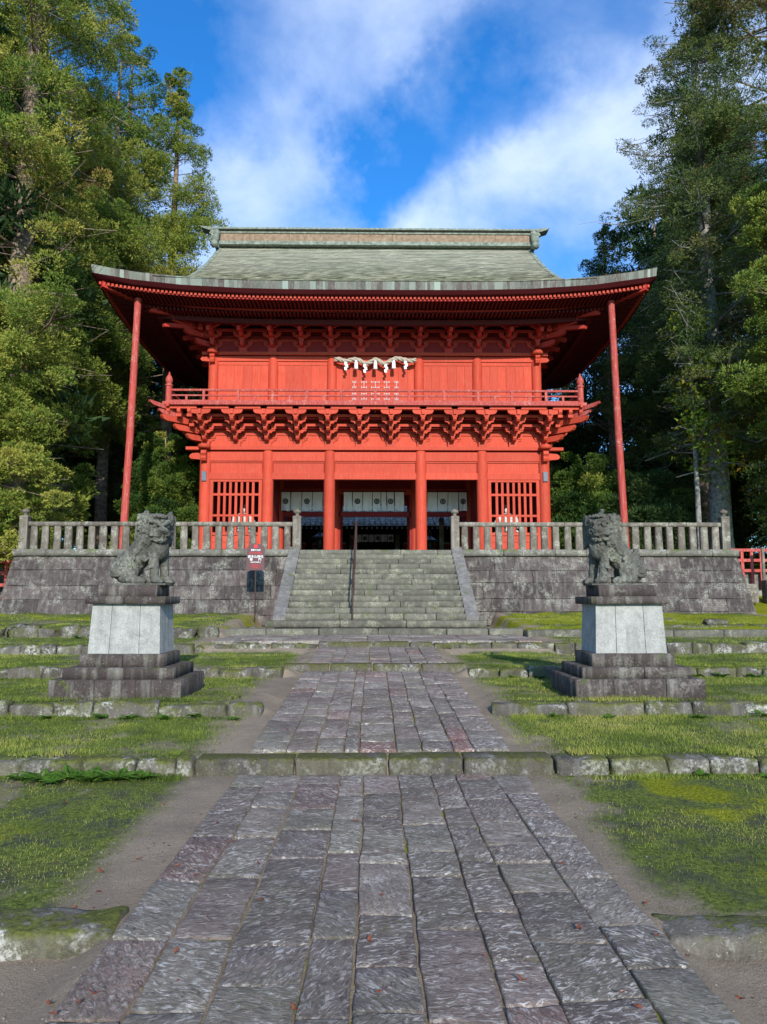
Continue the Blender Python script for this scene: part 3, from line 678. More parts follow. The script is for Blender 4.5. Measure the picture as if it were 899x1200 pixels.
# ------------------------------------------------------------------ stone balustrades
def balustrade(xa, xb, lab):
    root = empty('stone_balustrade', ((xa+xb)/2, 22.52, 3.07), lab, 'balustrade', 'balustrades on the retaining wall')
    cx, cy_ = root.location.x, root.location.y; r = random.Random(int(xa*7))
    for px in (xa, xb):
        m = MB(); w = .125
        prof = [(w,0),(w,.95),(w*1.08,.97),(w*1.08,1.0),(w*.8,1.03)]
        vs = []; fs = []
        for (hw, z) in prof:
            vs += [(-hw,-hw,z),(hw,-hw,z),(hw,hw,z),(-hw,hw,z)]
        for i in range(len(prof)-1):
            for k in range(4): fs.append((i*4+k, i*4+(k+1) % 4, i*4+4+(k+1) % 4, i*4+4+k))
        fs += [(3,2,1,0), tuple(range(len(vs)-4, len(vs)))]
        m.add(vs, fs)
        po = m.obj('post', M['rail'], root, loc=(px-cx, 0, 0))
        bv = po.modifiers.new('bevel', 'BEVEL'); bv.width = .012; bv.segments = 2
        f = MB(); f.lathe([(.05,1.02),(.06,1.06),(.045,1.08),(.09,1.11),(.125,1.15),(.12,1.19),(.08,1.22),(.03,1.245),(.0,1.27)], n=14)
        f.obj('finial', M['rail'], po, smooth=True)
    a, b = xa+.125, xb-.125; n = 5; L = (b-a)/n
    for i in range(n):
        stone('rail', M['rail'], root, a+i*L+.003, a+(i+1)*L-.003, 22.52-.09, 22.52+.09, 3.77, 3.91, r=.018, amp=.006, n=(6,2,2), seed=i+int(xa)*3)
    nb = 23
    for i in range(nb):
        x = a+(b-a)*(i+.5)/nb + r.uniform(-.012, .012); w = .10*r.uniform(.92, 1.06); t = r.uniform(-.008, .008)
        V, fs = rough_block(-w, w, -.075, .075, 0, .715, r=.014, amp=.007, n=(2,2,4), seed=i*3+int(xa), freq=4)
        V = [Vector((v.x*(1.07-.16*v.z)+t*v.z, v.y, v.z)) for v in V]
        me = bpy.data.meshes.new('baluster'); me.from_pydata(V, [], fs); me.materials.append(M['rail']); me.polygons.foreach_set('use_smooth', [True]*len(fs))
        link('baluster', me, root, (x-cx, 0, -.005))
balustrade(-10.66, -2.40, 'weathered stone balustrade on the wall left of the stairs')
balustrade(2.42, 10.72, 'weathered stone balustrade on the wall right of the stairs')

# ================================================================== PEDESTALS
def pedestal(cx, lab, side):
    Y0 = 9.0; root = empty('lion_pedestal', (cx, Y0+.62, .36), lab, 'pedestal', 'pedestals of the guardian lions')
    def ring(name, w, d, z0, z1, nsplit, seed, amp=.005, mat='plinth', r=.009):
        yc = Y0+.62; x0 = cx-w/2; r2 = random.Random(seed); cuts = [0]+sorted(i/nsplit+r2.uniform(-.08, .08) for i in range(1, nsplit))+[1]
        for j in range(nsplit):
            stone(name, M[mat], root, x0+w*cuts[j]+(.0008 if j else 0), x0+w*cuts[j+1]-(.0008 if j < nsplit-1 else 0), yc-d/2, yc+d/2, z0, z1, r=r, amp=amp, n=(5,5,2), seed=seed+j)
    ring('base_slab', 1.57, 1.22, .25, .572, 3, 10+side)
    ring('base_slab', 1.34, 1.02, .57, .705, 2, 20+side)
    ring('base_slab', 1.03, .78, .70, .862, 2, 30+side)
    # tapered granite body from upright panels
    zb, zt = .86, 1.475; wb, wt, db, dt = .443, .417, .33, .30
    yc = Y0+.62
    def panel(f0, f1, face):
        m = MB(); g = .003; vs = []
        for (z, w, d) in ((zb, wb, db), (zt, wt, dt)):
            for (u, dep) in ((f0, 0), (f1, 0), (f1, .05), (f0, .05)):
                if face == 'front': x = -w+2*w*u; y = -d+dep
                elif face == 'back': x = w-2*w*u; y = d-dep
                elif face == 'right': x = w-dep; y = -d+2*d*u
                else: x = -w+dep; y = d-2*d*u
                vs.append((x, y, z-.36))
        m.add(vs, [(3,2,1,0),(4,5,6,7),(0,1,5,4),(1,2,6,5),(2,3,7,6),(3,0,4,7)])
        o = m.obj('granite_panel', M['granite'], root); b = o.modifiers.new('bevel', 'BEVEL'); b.width = .004; b.segments = 2
    for f in ('front', 'back'):
        for (a, b) in ((0,.29),(.295,.705),(.71,1)): panel(a, b, f)
    for f in ('left', 'right'):
        for (a, b) in ((.05/ (2*db),.497),(.503,1-.05/(2*db))): panel(a, b, f)
    m = MB(); m.box(-.40,.40,-.27,.27,.51,1.10); m.obj('core', M['plinth'], root)
    ring('cap_slab', .99, .74, 1.47, 1.565, 2, 40+side)
    ring('cap_slab', .74, .56, 1.562, 1.71, 1, 50+side)
    return root
pedestal(-3.14, 'left pedestal: pale granite block on three dark stone steps, left of the path', 0)
pedestal(3.14, 'right pedestal: pale granite block on three dark stone steps, right of the path', 3)

# ================================================================== LION DOGS
_ico = {}
def ico(sub):
    if sub not in _ico:
        import bmesh
        bm = bmesh.new(); bmesh.ops.create_icosphere(bm, subdivisions=sub, radius=1); bm.verts.ensure_lookup_table()
        _ico[sub] = ([v.co.copy() for v in bm.verts], [tuple(v.index for v in f.verts) for f in bm.faces]); bm.free()
    return _ico[sub]
def ell(mb, c, r, rot=None, sub=3):
    vs, fs = ico(sub); R = rot.to_matrix() if rot else Matrix.Identity(3); c = Vector(c)
    if not isinstance(r, (tuple, list)): r = (r, r, r)
    mb.add([c + R @ Vector((v.x*r[0], v.y*r[1], v.z*r[2])) for v in vs], fs)
def capsule(mb, p, q, r0, r1, n=8, sub=2):
    p = Vector(p); q = Vector(q)
    for i in range(n+1):
        t = i/n; ell(mb, p.lerp(q, t), r0+(r1-r0)*t, sub=sub)
from mathutils import Euler, Quaternion
def spiral_curl(mb, c, R, nrm, r0=.02, turns=1.4, hand=1):
    nrm = Vector(nrm).normalized(); q = nrm.to_track_quat('Z', 'Y'); k = 22
    for i in range(k):
        t = i/(k-1); a = hand*turns*2*PI*t; rr = R*(1-t*.88)
        ell(mb, Vector(c) + q @ Vector((math.cos(a)*rr, math.sin(a)*rr, .012+.022*t)), r0*(1-.25*t), sub=1)
def strand(mb, pts, r0, r1):
    pts = [Vector(p) for p in pts]; n = 6
    for i in range(len(pts)-1):
        for k in range(n):
            t = k/n; T = (i+t)/(len(pts)-1); ell(mb, pts[i].lerp(pts[i+1], t), r0+(r1-r0)*T, sub=1)
def build_lion(mirror, x, y, z, lab, variant):
    b = MB(); s = -1 if mirror else 1
    # trunk: haunches to chest, chest held high on straight forelegs (faces +x, head turned to the viewer at -y)
    capsule(b, (-.20,0,.20), (.02,0,.44), .155, .165, 6, 3)
    capsule(b, (.02,0,.44), (.14,0,.52), .165, .16, 4, 3)
    ell(b, (.20,-.02,.45), (.135,.15,.165))
    for sy in (-1, 1):
        ell(b, (-.17,sy*.105,.15), (.155,.085,.145))                 # thigh
        capsule(b, (-.12,sy*.14,.055), (.03,sy*.15,.045), .055, .05)      # hind foot
        for k in range(3): ell(b, (.065,sy*(.12+.03*k),.035), (.035,.02,.032), sub=2)
        lx = .17 if sy < 0 else .24
        capsule(b, (lx-.02,sy*.10,.42), (lx+.01,sy*.105,.20), .085, .060, 8)    # foreleg
        capsule(b, (lx+.01,sy*.105,.22), (lx+.02,sy*.11,.06), .060, .056, 6)
        ell(b, (lx+.05,sy*.115,.045), (.085,.07,.045))
        for k in range(4): ell(b, (lx+.115,sy*.115+(-.048+.032*k),.035), (.032,.018,.032), sub=2)
        # curl tufts on the elbows and spine side
        spiral_curl(b, (lx-.10,sy*.165,.32), .045, (0,sy,.1), .018, hand=sy)
        spiral_curl(b, (lx-.03,sy*.165,.20), .03, (0,sy,.1), .014, hand=-sy)
        spiral_curl(b, (-.27,sy*.17,.14), .05, (0,sy,.1), .02, hand=sy)
        strand(b, [(-.02,sy*.15,.42),(-.07,sy*.17,.35),(-.05,sy*.18,.29)], .025, .012)
    # ribs / flank folds
    for k in range(3): strand(b, [(-.10-.045*k,-.14,.36-.045*k),(-.06-.045*k,-.165,.27-.045*k)], .018, .010)
    # tail: upright flame with curls
    strand(b, [(-.30,0,.14),(-.34,0,.24),(-.30,0,.33),(-.24,0,.40)], .055, .022)
    strand(b, [(-.30,-.05,.12),(-.37,-.05,.19),(-.33,-.04,.28)], .045, .02)
    spiral_curl(b, (-.315,-.085,.13), .055, (-.4,-1,0), .026, 1.6)
    spiral_curl(b, (-.315,.085,.13), .055, (-.4,1,0), .026, 1.6)
    if variant: strand(b, [(-.24,0,.33),(-.30,0,.38),(-.265,-.01,.43),(-.32,0,.44)], .04, .014)
    # head frame: turned towards the viewer
    yaw = math.radians(-58); Hq = Euler((0, math.radians(4 if variant else 9), yaw)).to_quaternion(); Hc = Vector((.185, -.055, .70))
    def H(p): return Hc + Hq @ Vector(p)
    def he(p, r, rx=0, ry=0, rz=0, sub=3): ell(b, H(p), r, Hq @ Euler((rx, ry, rz)).to_quaternion(), sub)
    capsule(b, (.10,0,.52), H((-.04,0,-.02)), .17, .165, 5, 3)        # neck
    he((0,0,.0), (.165,.170,.165)); he((-.02,0,.085), (.155,.165,.095))         # skull
    he((.13,0,-.045), (.105,.125,.075))                                # muzzle
    he((.115,0,-.12), (.095,.105,.040) if not variant else (.09,.10,.035), ry=.25)       # lower jaw
    he((.225,0,-.005), (.035,.062,.034)); 
    for sy in (-1, 1):
        he((.215,sy*.045,-.012), (.030,.028,.024), sub=2)                     # nostril wings
        he((.150,sy*.075,.045), (.034,.036,.028), sub=2)                      # eyeball
        strand(b, [H((.205,sy*.015,.060)), H((.185,sy*.075,.095)), H((.12,sy*.135,.085))], .030, .022)   # brow
        strand(b, [H((.20,sy*.06,-.055)), H((.15,sy*.115,-.075)), H((.07,sy*.145,-.05))], .024, .020)    # lip roll
        strand(b, [H((.175,sy*.06,-.125)), H((.12,sy*.10,-.14)), H((.04,sy*.13,-.12))], .018, .018)
        # ear: cupped, leaning out
        if not variant:
            strand(b, [H((.0,sy*.12,.12)), H((-.01,sy*.150,.165)), H((.015,sy*.158,.205))], .058, .026)
        else:
            strand(b, [H((-.02,sy*.13,.12)), H((-.07,sy*.165,.16)), H((-.13,sy*.16,.17))], .045, .012)
        # mane: rows of curls round the face
        for k in range(7):
            a = math.radians(62-27*k); cc = H((.01-.01*k, sy*(.165+.010*math.cos(a)), .155*math.sin(a)-.005))
            spiral_curl(b, cc, .046, Hq @ Vector((.45,sy,.1)), .0165, 1.6, sy)
        for k in range(6):
            a = math.radians(50-30*k); cc = H((-.085, sy*.175, .17*math.sin(a)-.02))
            spiral_curl(b, cc, .046, Hq @ Vector((0,sy,.1)), .017, 1.6, -sy)
        for k in range(4): strand(b, [H((.09-.04*k,sy*.10,-.15)), H((.10-.045*k,sy*.12,-.21)), H((.075-.045*k,sy*.11,-.26-.01*k))], .028, .012)
    for k in range(3): strand(b, [H((.13,-.035+.035*k,-.14)), H((.12,-.04+.04*k,-.20)), H((.085,-.03+.03*k,-.24))], .026, .012)
    for sy in (-1, 1):
        for k in range(6):
            a = math.radians(58-24*k); p0 = H((.03, sy*.15*(.6+.4*math.cos(a)), .17*math.sin(a))); p1 = H((-.05, sy*.215, .19*math.sin(a)-.02)); p2 = H((-.03, sy*.235, .20*math.sin(a)-.075))
            strand(b, [p0, p1, p2], .042, .020)
    # flat crest on top of the head
    he((.05,0,.150), (.12,.105,.030), ry=-.1)
    if variant:
        strand(b, [H((.06,0,.16)), H((-.04,0,.19)), H((-.12,0,.235)), H((-.19,0,.225))], .040, .012)
    # back mane locks flowing down the spine
    for k in range(5):
        for yy in (-.10, -.035, .035, .10):
            p = Vector((.075-.055*k, yy, .66-.075*k)); strand(b, [p, p+Vector((-.075,0,-.045)), p+Vector((-.085,0,-.105))], .034, .014)
    for k in range(4):
        for sy in (-1, 1):
            p = Vector((.10-.05*k, sy*.155, .585-.06*k)); spiral_curl(b, p, .044, (0,sy,.1), .016, 1.6, sy)
    # chest bell and collar
    he((.06,0,-.33), (.05,.05,.05), sub=2)
    V = [(p[0]*s, p[1], p[2]) for p in b.v]; F_ = [f[::-1] if mirror else f for f in b.f]
    me = bpy.data.meshes.new('guardian_lion'); me.from_pydata(V, [], F_)
    tmp = bpy.data.objects.new('tmp', me); COL.objects.link(tmp)
    md = tmp.modifiers.new('r', 'REMESH'); md.mode = 'VOXEL'; md.voxel_size = .0105; md.use_smooth_shade = True
    dg = bpy.context.evaluated_depsgraph_get(); dg.update(); ev = tmp.evaluated_get(dg); m2 = bpy.data.meshes.new_from_object(ev)
    bpy.data.objects.remove(tmp)
    n = len(m2.vertices); co = np.empty(n*3, dtype=np.float32); m2.vertices.foreach_get('co', co); no = np.empty(n*3, dtype=np.float32)
    m2.vertex_normals.foreach_get('vector', no); co = co.reshape(-1, 3); no = no.reshape(-1, 3)
    d = []
    for c in co:
        v = Vector((c[0], c[1], c[2])); w_ = mnoise.noise_vector(v*5)*.05
        mane = min(1, max(0, (c[2]-.36+.9*(-(abs(c[0])*s*0)))/.12)) if (c[0]*s < .16 or abs(c[1]) > .14) else .25
        tail = 1 if c[0]*s < -.24 else 0
        k = max(mane, tail, .22); g = mnoise.noise((v+w_)*15); g2 = mnoise.noise((v+w_)*30)
        d.append(-.020*k*math.exp(-(g/.10)**2) - .008*k*math.exp(-(g2/.12)**2) + .010*k + mnoise.noise(v*50)*.004 + mnoise.noise(v*16)*.005)
    d = np.array(d, dtype=np.float32)
    co[:, 2] = np.maximum(co[:, 2]*1.03, .0); m2.vertices.foreach_set('co', (co+no*d[:, None]).ravel()); m2.materials.clear(); m2.materials.append(M['lion']); m2.update()
    m2.name = 'guardian_lion'
    root = empty('guardian_lion', (x, y, z), lab, 'statue', 'stone guardian lions')
    link('lion_figure', m2, root, (0, 0, .015))
    V, fs = rough_block(-.37, .36, -.20, .20, 0, .026, r=.01, amp=.004, n=(6,4,1), seed=7)
    me = bpy.data.meshes.new('plinth'); me.from_pydata(V, [], fs); me.materials.append(M['lion']); link('plinth', me, root)
build_lion(False, -3.05, 9.62, 1.705, 'stone guardian lion with two pricked ears on the left pedestal', 0)
build_lion(True, 3.08, 9.62, 1.705, 'stone guardian lion with a swept-back horn on the right pedestal', 1)

# ================================================================== SIGN
sg = empty('information_sign', (-3.38,20.85,1.05), 'brown arched information board with white and red Japanese lettering, left of the stairs', 'sign')
pts = [(-.25,1.32),(.25,1.32),(.25,1.93)] + [(.25*math.cos(a), 1.93+.14*math.sin(a)) for a in [PI*i/12 for i in range(1, 12)]] + [(-.25,1.93)]
MB().prism(pts, 'y', -.012, .012).obj('board', M['signbrown'], sg)
MB().tube([(0,.03,0),(0,.03,1.4)], .017, 8).obj('pole', M['iron'], sg)
def text(s, size, x, z, mat, parent, y=-.016, name='lettering'):
    cu = bpy.data.curves.new(name, 'FONT'); cu.body = s; cu.size = size; cu.align_x = 'CENTER'; cu.align_y = 'CENTER'; cu.extrude = .0015; cu.offset = size*.004
    t = bpy.data.objects.new('t', cu); COL.objects.link(t); dg = bpy.context.evaluated_depsgraph_get(); me = bpy.data.meshes.new_from_object(t.evaluated_get(dg))
    bpy.data.objects.remove(t); me.materials.clear(); me.materials.append(M[mat]); o = link(name, me, parent, (x, y, z)); o.rotation_euler = (PI/2, 0, 0); return o
text('重要文化財', .055, 0, 1.885, 'signwhite', sg); text('岩木山神社', .068, 0, 1.80, 'signred', sg)
text('岩木山神社', .088, 0, 1.70, 'signwhite', sg); text('楼', .085, -.12, 1.615, 'signwhite', sg); text('門', .085, .12, 1.615, 'signwhite', sg)
text('弘前市教育委員会', .036, 0, 1.545, 'signwhite', sg); text('文 化 財', .05, 0, 1.475, 'signred', sg)
MB().box(-.21,.21,-.016,-.012,1.435,1.441).obj('rule_line', M['signred'], sg)
text('火気厳禁', .042, 0, 1.395, 'signred', sg)
m = MB(); m.box(-.045,.045,-.016,-.012,1.955,2.04); m.box(-.06,.06,-.0165,-.0115,1.985,2.005); m.obj('emblem', M['signred'], sg)
# ================================================================== THE GATE
YF, ZF = 31.5, 3.05; YC = 35.5; DEP = 8.0; HW = 7.30
gate = empty('shrine_gate', (0, YF, ZF), 'two-storey vermilion shrine gate with a sweeping shingled roof above the stone stairs', 'gate')
def G(o): o.location = (o.location[0], o.location[1]-YF, o.location[2]-ZF); return o
def gobj(mb, name, mat, smooth=False, ang=None, parent=None):
    """mesh with world coordinates, origin moved to its own centre, child of the gate"""
    c = Vector((sum(v[0] for v in mb.v), sum(v[1] for v in mb.v), sum(v[2] for v in mb.v)))/len(mb.v)
    mb.v = [(v[0]-c.x, v[1]-c.y, v[2]-c.z) for v in mb.v]
    o = mb.obj(name, M[mat] if isinstance(mat, str) else mat, parent or gate, smooth)
    base = Vector((0, YF, ZF)) if parent is None else Vector((0, YF, ZF)) + parent.location
    o.location = c-base
    if ang: smooth_by_angle(o, ang)
    return o
def bx(name, mat, *a, bev=0, parent=None):
    o = gobj(MB().box(*a), name, mat, parent=parent)
    if bev:
        b = o.modifiers.new('bevel', 'BEVEL'); b.width = bev; b.segments = 2
    return o
CX = [-7.30, -4.62, -1.97, 1.97, 4.62, 7.30]
rows = [YF, YF+3.9, YF+DEP]
def column(x, y, z0, z1, r, mat='red'):
    m = MB(); m.lathe([(r,z0),(r,z1-.35),(r*.99,z1-.16),(r*.93,z1-.07),(r*.78,z1-.015),(r*.5,z1)], (x, y, 0), 24)
    return gobj(m, 'column', mat, ang=50)
# stone socle
bx('stone_socle', 'step', -8.2, 8.2, YF-.9, YF+DEP+.9, 3.051, 3.11)
for y in rows:
    for x in CX: column(x, y, 3.11, 7.97, .245)
# head beams, panels, lintels of the lower storey (front and rear and middle row)
def bays(): return [(CX[i], CX[i+1]) for i in range(5)]
for y in rows:
    bx('plate_beam', 'red', -HW-.02, HW+.02, y-.20, y+.20, 7.975, 8.13, bev=.01)
for (x0, x1) in bays():
    a, b = x0+.20, x1-.20
    bx('head_beam', 'red', a, b, YF-.12, YF+.10, 7.50, 7.90, bev=.012)
    bx('frieze_panel', 'red', a, b, YF-.03, YF+.03, 6.98, 7.50)
    bx('lintel', 'red', a, b, YF-.13, YF+.13, 6.70, 6.985, bev=.012)
    for y in rows[1:]:
        bx('head_beam', 'red', a, b, y-.12, y+.10, 7.50, 7.90)
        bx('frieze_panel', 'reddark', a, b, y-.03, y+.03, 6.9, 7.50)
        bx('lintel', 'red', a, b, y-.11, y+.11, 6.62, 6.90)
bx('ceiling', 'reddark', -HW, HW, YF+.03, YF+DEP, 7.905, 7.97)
# base of the upper band between lintel lines: dark shadow groove battens
for (x0, x1) in bays(): bx('batten', 'red', x0+.2, x1-.2, YF-.075, YF-.031, 7.44, 7.50)
# corner beam noses
for s in (-1, 1):
    m = MB(); m.prism([(s*(HW+.20),7.56),(s*(HW+.62),7.60),(s*(HW+.70),7.68),(s*(HW+.66),7.78),(s*(HW+.56),7.84),(s*(HW+.20),7.86)], 'y', YF-.11, YF+.11); gobj(m, 'beam_nose', 'red')
    bx('plate_nose', 'red', *sorted((s*(HW+.03), s*(HW+.85))), YF-.16, YF+.16, 7.98, 8.12, bev=.015)
    m = MB(); m.lathe([(.20,7.98),(.26,8.02),(.27,8.10),(.24,8.16)], (s*HW, YF-.38, 0), 12); gobj(m, 'plate_cap', 'red', ang=50)
    m = MB(); m.prism([(YF-.26,7.42),(YF-.46,7.46),(YF-.52,7.56),(YF-.47,7.66),(YF-.55,7.76),(YF-.50,7.90),(YF-.26,7.94)], 'x', s*HW-.11, s*HW+.11); gobj(m, 'beam_nose', 'red')
    bx('junction_box', 'grey', s*HW-.10, s*HW+.10, YF-.31, YF-.235, 6.60, 7.02, bev=.012)
# side bays: lattice windows, plank dado; guardians stand inside
for (x0, x1) in (bays()[0], bays()[4]):
    a, b = x0+.235, x1-.235
    zt, zb = 6.60, 4.42
    bx('window_frame', 'red', a, a+.13, YF-.10, YF+.08, 3.42, 6.70); bx('window_frame', 'red', b-.13, b, YF-.10, YF+.08, 3.42, 6.70)
    bx('window_frame', 'red', a+.13, b-.13, YF-.10, YF+.08, zt, 6.70); bx('window_frame', 'red', a+.13, b-.13, YF-.10, YF+.08, zb-.12, zb)
    n = 7
    for i in range(n):
        x = a+.13+(b-a-.26)*(i+1)/(n+1); bx('lattice_bar', 'red', x-.052, x+.052, YF-.07, YF+.03, zb, zt)
    bx('lattice_rail', 'red', a+.13, b-.13, YF-.085, YF-.071, 6.00, 6.10); bx('lattice_rail', 'red', a+.13, b-.13, YF-.085, YF-.071, 5.1, 5.19)
    for k in range(3):
        z0 = 3.44+k*.285; bx('dado_board', 'red', a+.13, b-.13, YF-.05, YF, z0, z0+.275)
    bx('sill_beam', 'red', a, b, YF-.14, YF+.12, 3.20, 3.44, bev=.012)
    # partition walls round the guardian cell
    xi = x1 if x0 < 0 else x0
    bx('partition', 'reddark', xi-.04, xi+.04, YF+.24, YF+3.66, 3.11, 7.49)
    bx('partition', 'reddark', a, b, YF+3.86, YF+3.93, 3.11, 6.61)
    xo = x0 if x0 < 0 else x1
    bx('side_wall', 'red', xo-.04, xo+.04, YF+.24, YF+3.66, 3.3, 7.9)
for s in (-1, 1):
    bx('side_wall', 'red', s*HW-.04, s*HW+.04, YF+4.14, YF+DEP-.24, 3.3, 7.9)
    bx('partition', 'reddark', s*4.62-.04, s*4.62+.04, YF+4.14, YF+DEP-.24, 3.11, 7.49)
    bx('side_beam', 'red', s*HW-.14, s*HW+.14, YF+.24, YF+3.66, 7.50, 7.90); bx('side_beam', 'red', s*HW-.14, s*HW+.14, YF+4.14, YF+DEP-.24, 7.50, 7.90)
    bx('side_plate', 'red', s*HW-.19, s*HW+.19, YF+.21, YF+DEP-.21, 7.975, 8.128)
    # door leaves standing open at the middle row
    for k in (0,):
        bx('door_jamb', 'reddark', s*1.97-s*.245-.06, s*1.97-s*.245+.06, rows[1]-.1, rows[1]+.1, 3.11, 6.61)

# ------------------------------------------------------------------ bracket complexes
_bm_cache = {}
def arm_poly(hw, h, cut):
    """boat-shaped bracket arm seen from the front: flat top, rounded lower ends"""
    p = [(-hw, h), (-hw, h*.62)]
    for k in range(5):
        a = PI*.5*k/4; p.append((-hw+cut*math.sin(a)*1.0, h*.62*(1-math.sin(a)) if False else h*.62 - h*.62*(1-math.cos(a))))
    q = [(-x, y) for x, y in reversed(p)]
    return p+q
def bracket(cx, yw, z0, st, dz, ntier, mat, out_dir=(0,-1), big_top=True, tails=False, name='bracket'):
    """stepped bracket cluster; local frame: x along the wall, o = outwards"""
    key = (st, dz, ntier, mat, big_top, tails)
    if key not in _bm_cache:
        parts = []
        # forward arms with rounded noses, stacked (local +o is -y)
        m = MB(); m.cbox((0,-.0,.10),(.36,.36,.20))
        for k in range(ntier):
            z = .22+k*dz; L = st*(k+1)+.13
            m.prism([(.15, z+.17), (.15, z-.02), (-L+.16, z-.02), (-L+.07, z+.01), (-L+.01, z+.08), (-L, z+.17)], 'x', -.075, .075)
            m.cbox((0, -st*(k+1), z+.24), (.22, .22, .12))
        parts.append(('bracket_nose', m, mat))
        for k in range(ntier+1):
            m = MB(); z = .20+k*dz; y = -st*k; hw = .37; h = .15
            if k == ntier and big_top:
                # wide notched top piece that carries the edge beam
                m.prism([(-.44,z+.26),(-.44,z+.13),(-.40,z+.06),(-.33,z+.02),(-.16,z+.0),(-.12,z-.03),(.12,z-.03),(.16,z+.0),(.33,z+.02),(.40,z+.06),(.44,z+.13),(.44,z+.26),(.15,z+.26),(.12,z+.20),(-.12,z+.20),(-.15,z+.26)], 'y', y-.075, y+.075)
                m.prism([(-.16,z+.28),(0,z+.36),(.16,z+.28),(.1,z+.21),(-.1,z+.21)], 'y', y-.11, y-.076)
                m.cbox((0,y-.12,z+.08),(.13,.12,.20))
            else:
                m.prism([(px, pz+z) for px, pz in arm_poly(hw, h, .15)], 'y', y-.065, y+.065)
                for bxx in (-hw+.07, 0, hw-.07):
                    m.prism([(bxx-.065,z+h),(bxx+.065,z+h),(bxx+.105,z+h+.05),(bxx+.105,z+h+.15),(bxx-.105,z+h+.15),(bxx-.105,z+h+.05)], 'y', y-.095, y+.095)
            parts.append(('bracket_arm', m, mat))
        if tails:
            m = MB(); m.prism([(0.1,1.02),(0.1,.84),(-1.36,.56),(-1.42,.64),(-1.36,.75)], 'x', -.07, .07); parts.append(('tail_rafter', m, mat))
        _bm_cache[key] = [(n_, mm.mesh(n_, M[a_])) for n_, mm, a_ in parts]
        import bmesh
        for _, me in _bm_cache[key]:
            b = bmesh.new(); b.from_mesh(me); bmesh.ops.recalc_face_normals(b, faces=b.faces); b.to_mesh(me); b.free()
    ang = math.atan2(out_dir[0], -out_dir[1])
    root = None
    for n_, me in _bm_cache[key]:
        o = bpy.data.objects.new(name if root is None else n_, me); COL.objects.link(o)
        if root is None: o.parent = gate; o.location = (cx, yw-YF, z0-ZF); o.rotation_euler = (0,0,ang); root = o
        else: o.parent = root
    return root
def bracket_belt(hw, yf, yb, z0, st, dz, nt, mat, big_top, tails, wallmat, backmat):
    n = 11
    for i in range(n+1):
        x = -hw+2*hw*i/n
        bracket(x, yf, z0, st, dz, nt, mat, (0,-1), big_top, tails)
    nsd = 6
    for s in (-1, 1):
        for i in range(0, nsd+1): bracket(s*hw, yf+(yb-yf)*i/nsd, z0, st, dz, nt, mat, (s,0), big_top, tails)
        # corner: diagonal arms
        for k in range(nt):
            L = (st*(k+1)+.28)*1.0; z = z0+.22+k*dz
            m = MB(); c = Vector((s*hw, yf, 0)); d = Vector((s,-1,0)).normalized(); u = Vector((1,s,0)).normalized()
            Ld = L*1.38
            poly = [(-.1, z+.19), (-.1, z-.03), (Ld-.22, z-.03), (Ld-.08, z+.02), (Ld, z+.12), (Ld+.02, z+.21)]
            vs = []
            for t in (-.085, .085):
                for (a, h_) in poly: p = c+d*a+u*t; vs.append((p.x, p.y, h_))
            q = len(poly); m.add(vs, [tuple(range(q)), tuple(range(2*q-1, q-1, -1))]+[(i, i+q, (i+1) % q+q, (i+1) % q) for i in range(q)])
            gobj(m, 'corner_arm', mat)
        # small clusters out past the corner on the crossing beams
        for k in range(1, nt+1):
            for j in range(1, k+1):
                m = MB(); z = z0+.22+k*dz
                x = s*(hw+st*j); y = yf-st*k
                m.prism([(y+.30, z-.02-.0), (y-.10, z-.02), (y-.17, z+.06), (y-.17, z+.17), (y+.30, z+.17)], 'x', x-.07, x+.07); gobj(m, 'bracket_nose', mat)
                if j < k:
                    m = MB(); m.cbox((x, y, z-.09), (.2,.2,.12)); gobj(m, 'bearing_block', mat)
    # through beams of each tier (front and sides), running past the corners
    for k in range(nt+1):
        e_ = st*k; z = z0+.20+k*dz+.19+.11 if not (k == nt and big_top) else z0+.20+k*dz+.262
        w = .055; h = .11 if k < nt else .15; X = hw+e_+(.30 if k else 0)
        bx('tier_beam', mat, -X, X, yf-e_-w, yf-e_+w, z, z+h)
        for s in (-1, 1):
            a, b = sorted((s*(hw+e_)-w, s*(hw+e_)+w))
            bx('tier_beam', mat, a, b, yf-e_-(.30 if k else 0), yf-e_-w-.002, z-.001, z+h-.003)
            bx('tier_beam', mat, a, b, yf-e_+w+.002, yb, z-.001, z+h-.003)
    # boards closing the space between tiers (sloped soffit) and the wall plane
    bx('bracket_wall', backmat, -hw, hw, yf-.02, yf+.03, z0, z0+.2+nt*dz+.4)
    for s in (-1, 1): bx('bracket_wall', backmat, *sorted((s*hw-.03, s*hw+.02)), yf+.031, yb, z0, z0+.2+nt*dz+.4)
    for k in range(nt):
        z = z0+.20+(k+1)*dz+.19+.05; m = MB(); e0, e1 = st*k, st*(k+1)
        bx('tier_board', wallmat, -hw-e1, hw+e1, yf-e1+.06, yf-e0-.057, z, z+.02)
        for s in (-1, 1): bx('tier_board', wallmat, *sorted((s*(hw+e1)-s*.06, s*(hw+e0)+s*.057)), yf-e0-.056, yb, z, z+.02)
bracket_belt(HW, YF, YF+DEP, 8.135, .43, .31, 3, 'red', True, False, 'reddark', 'red')

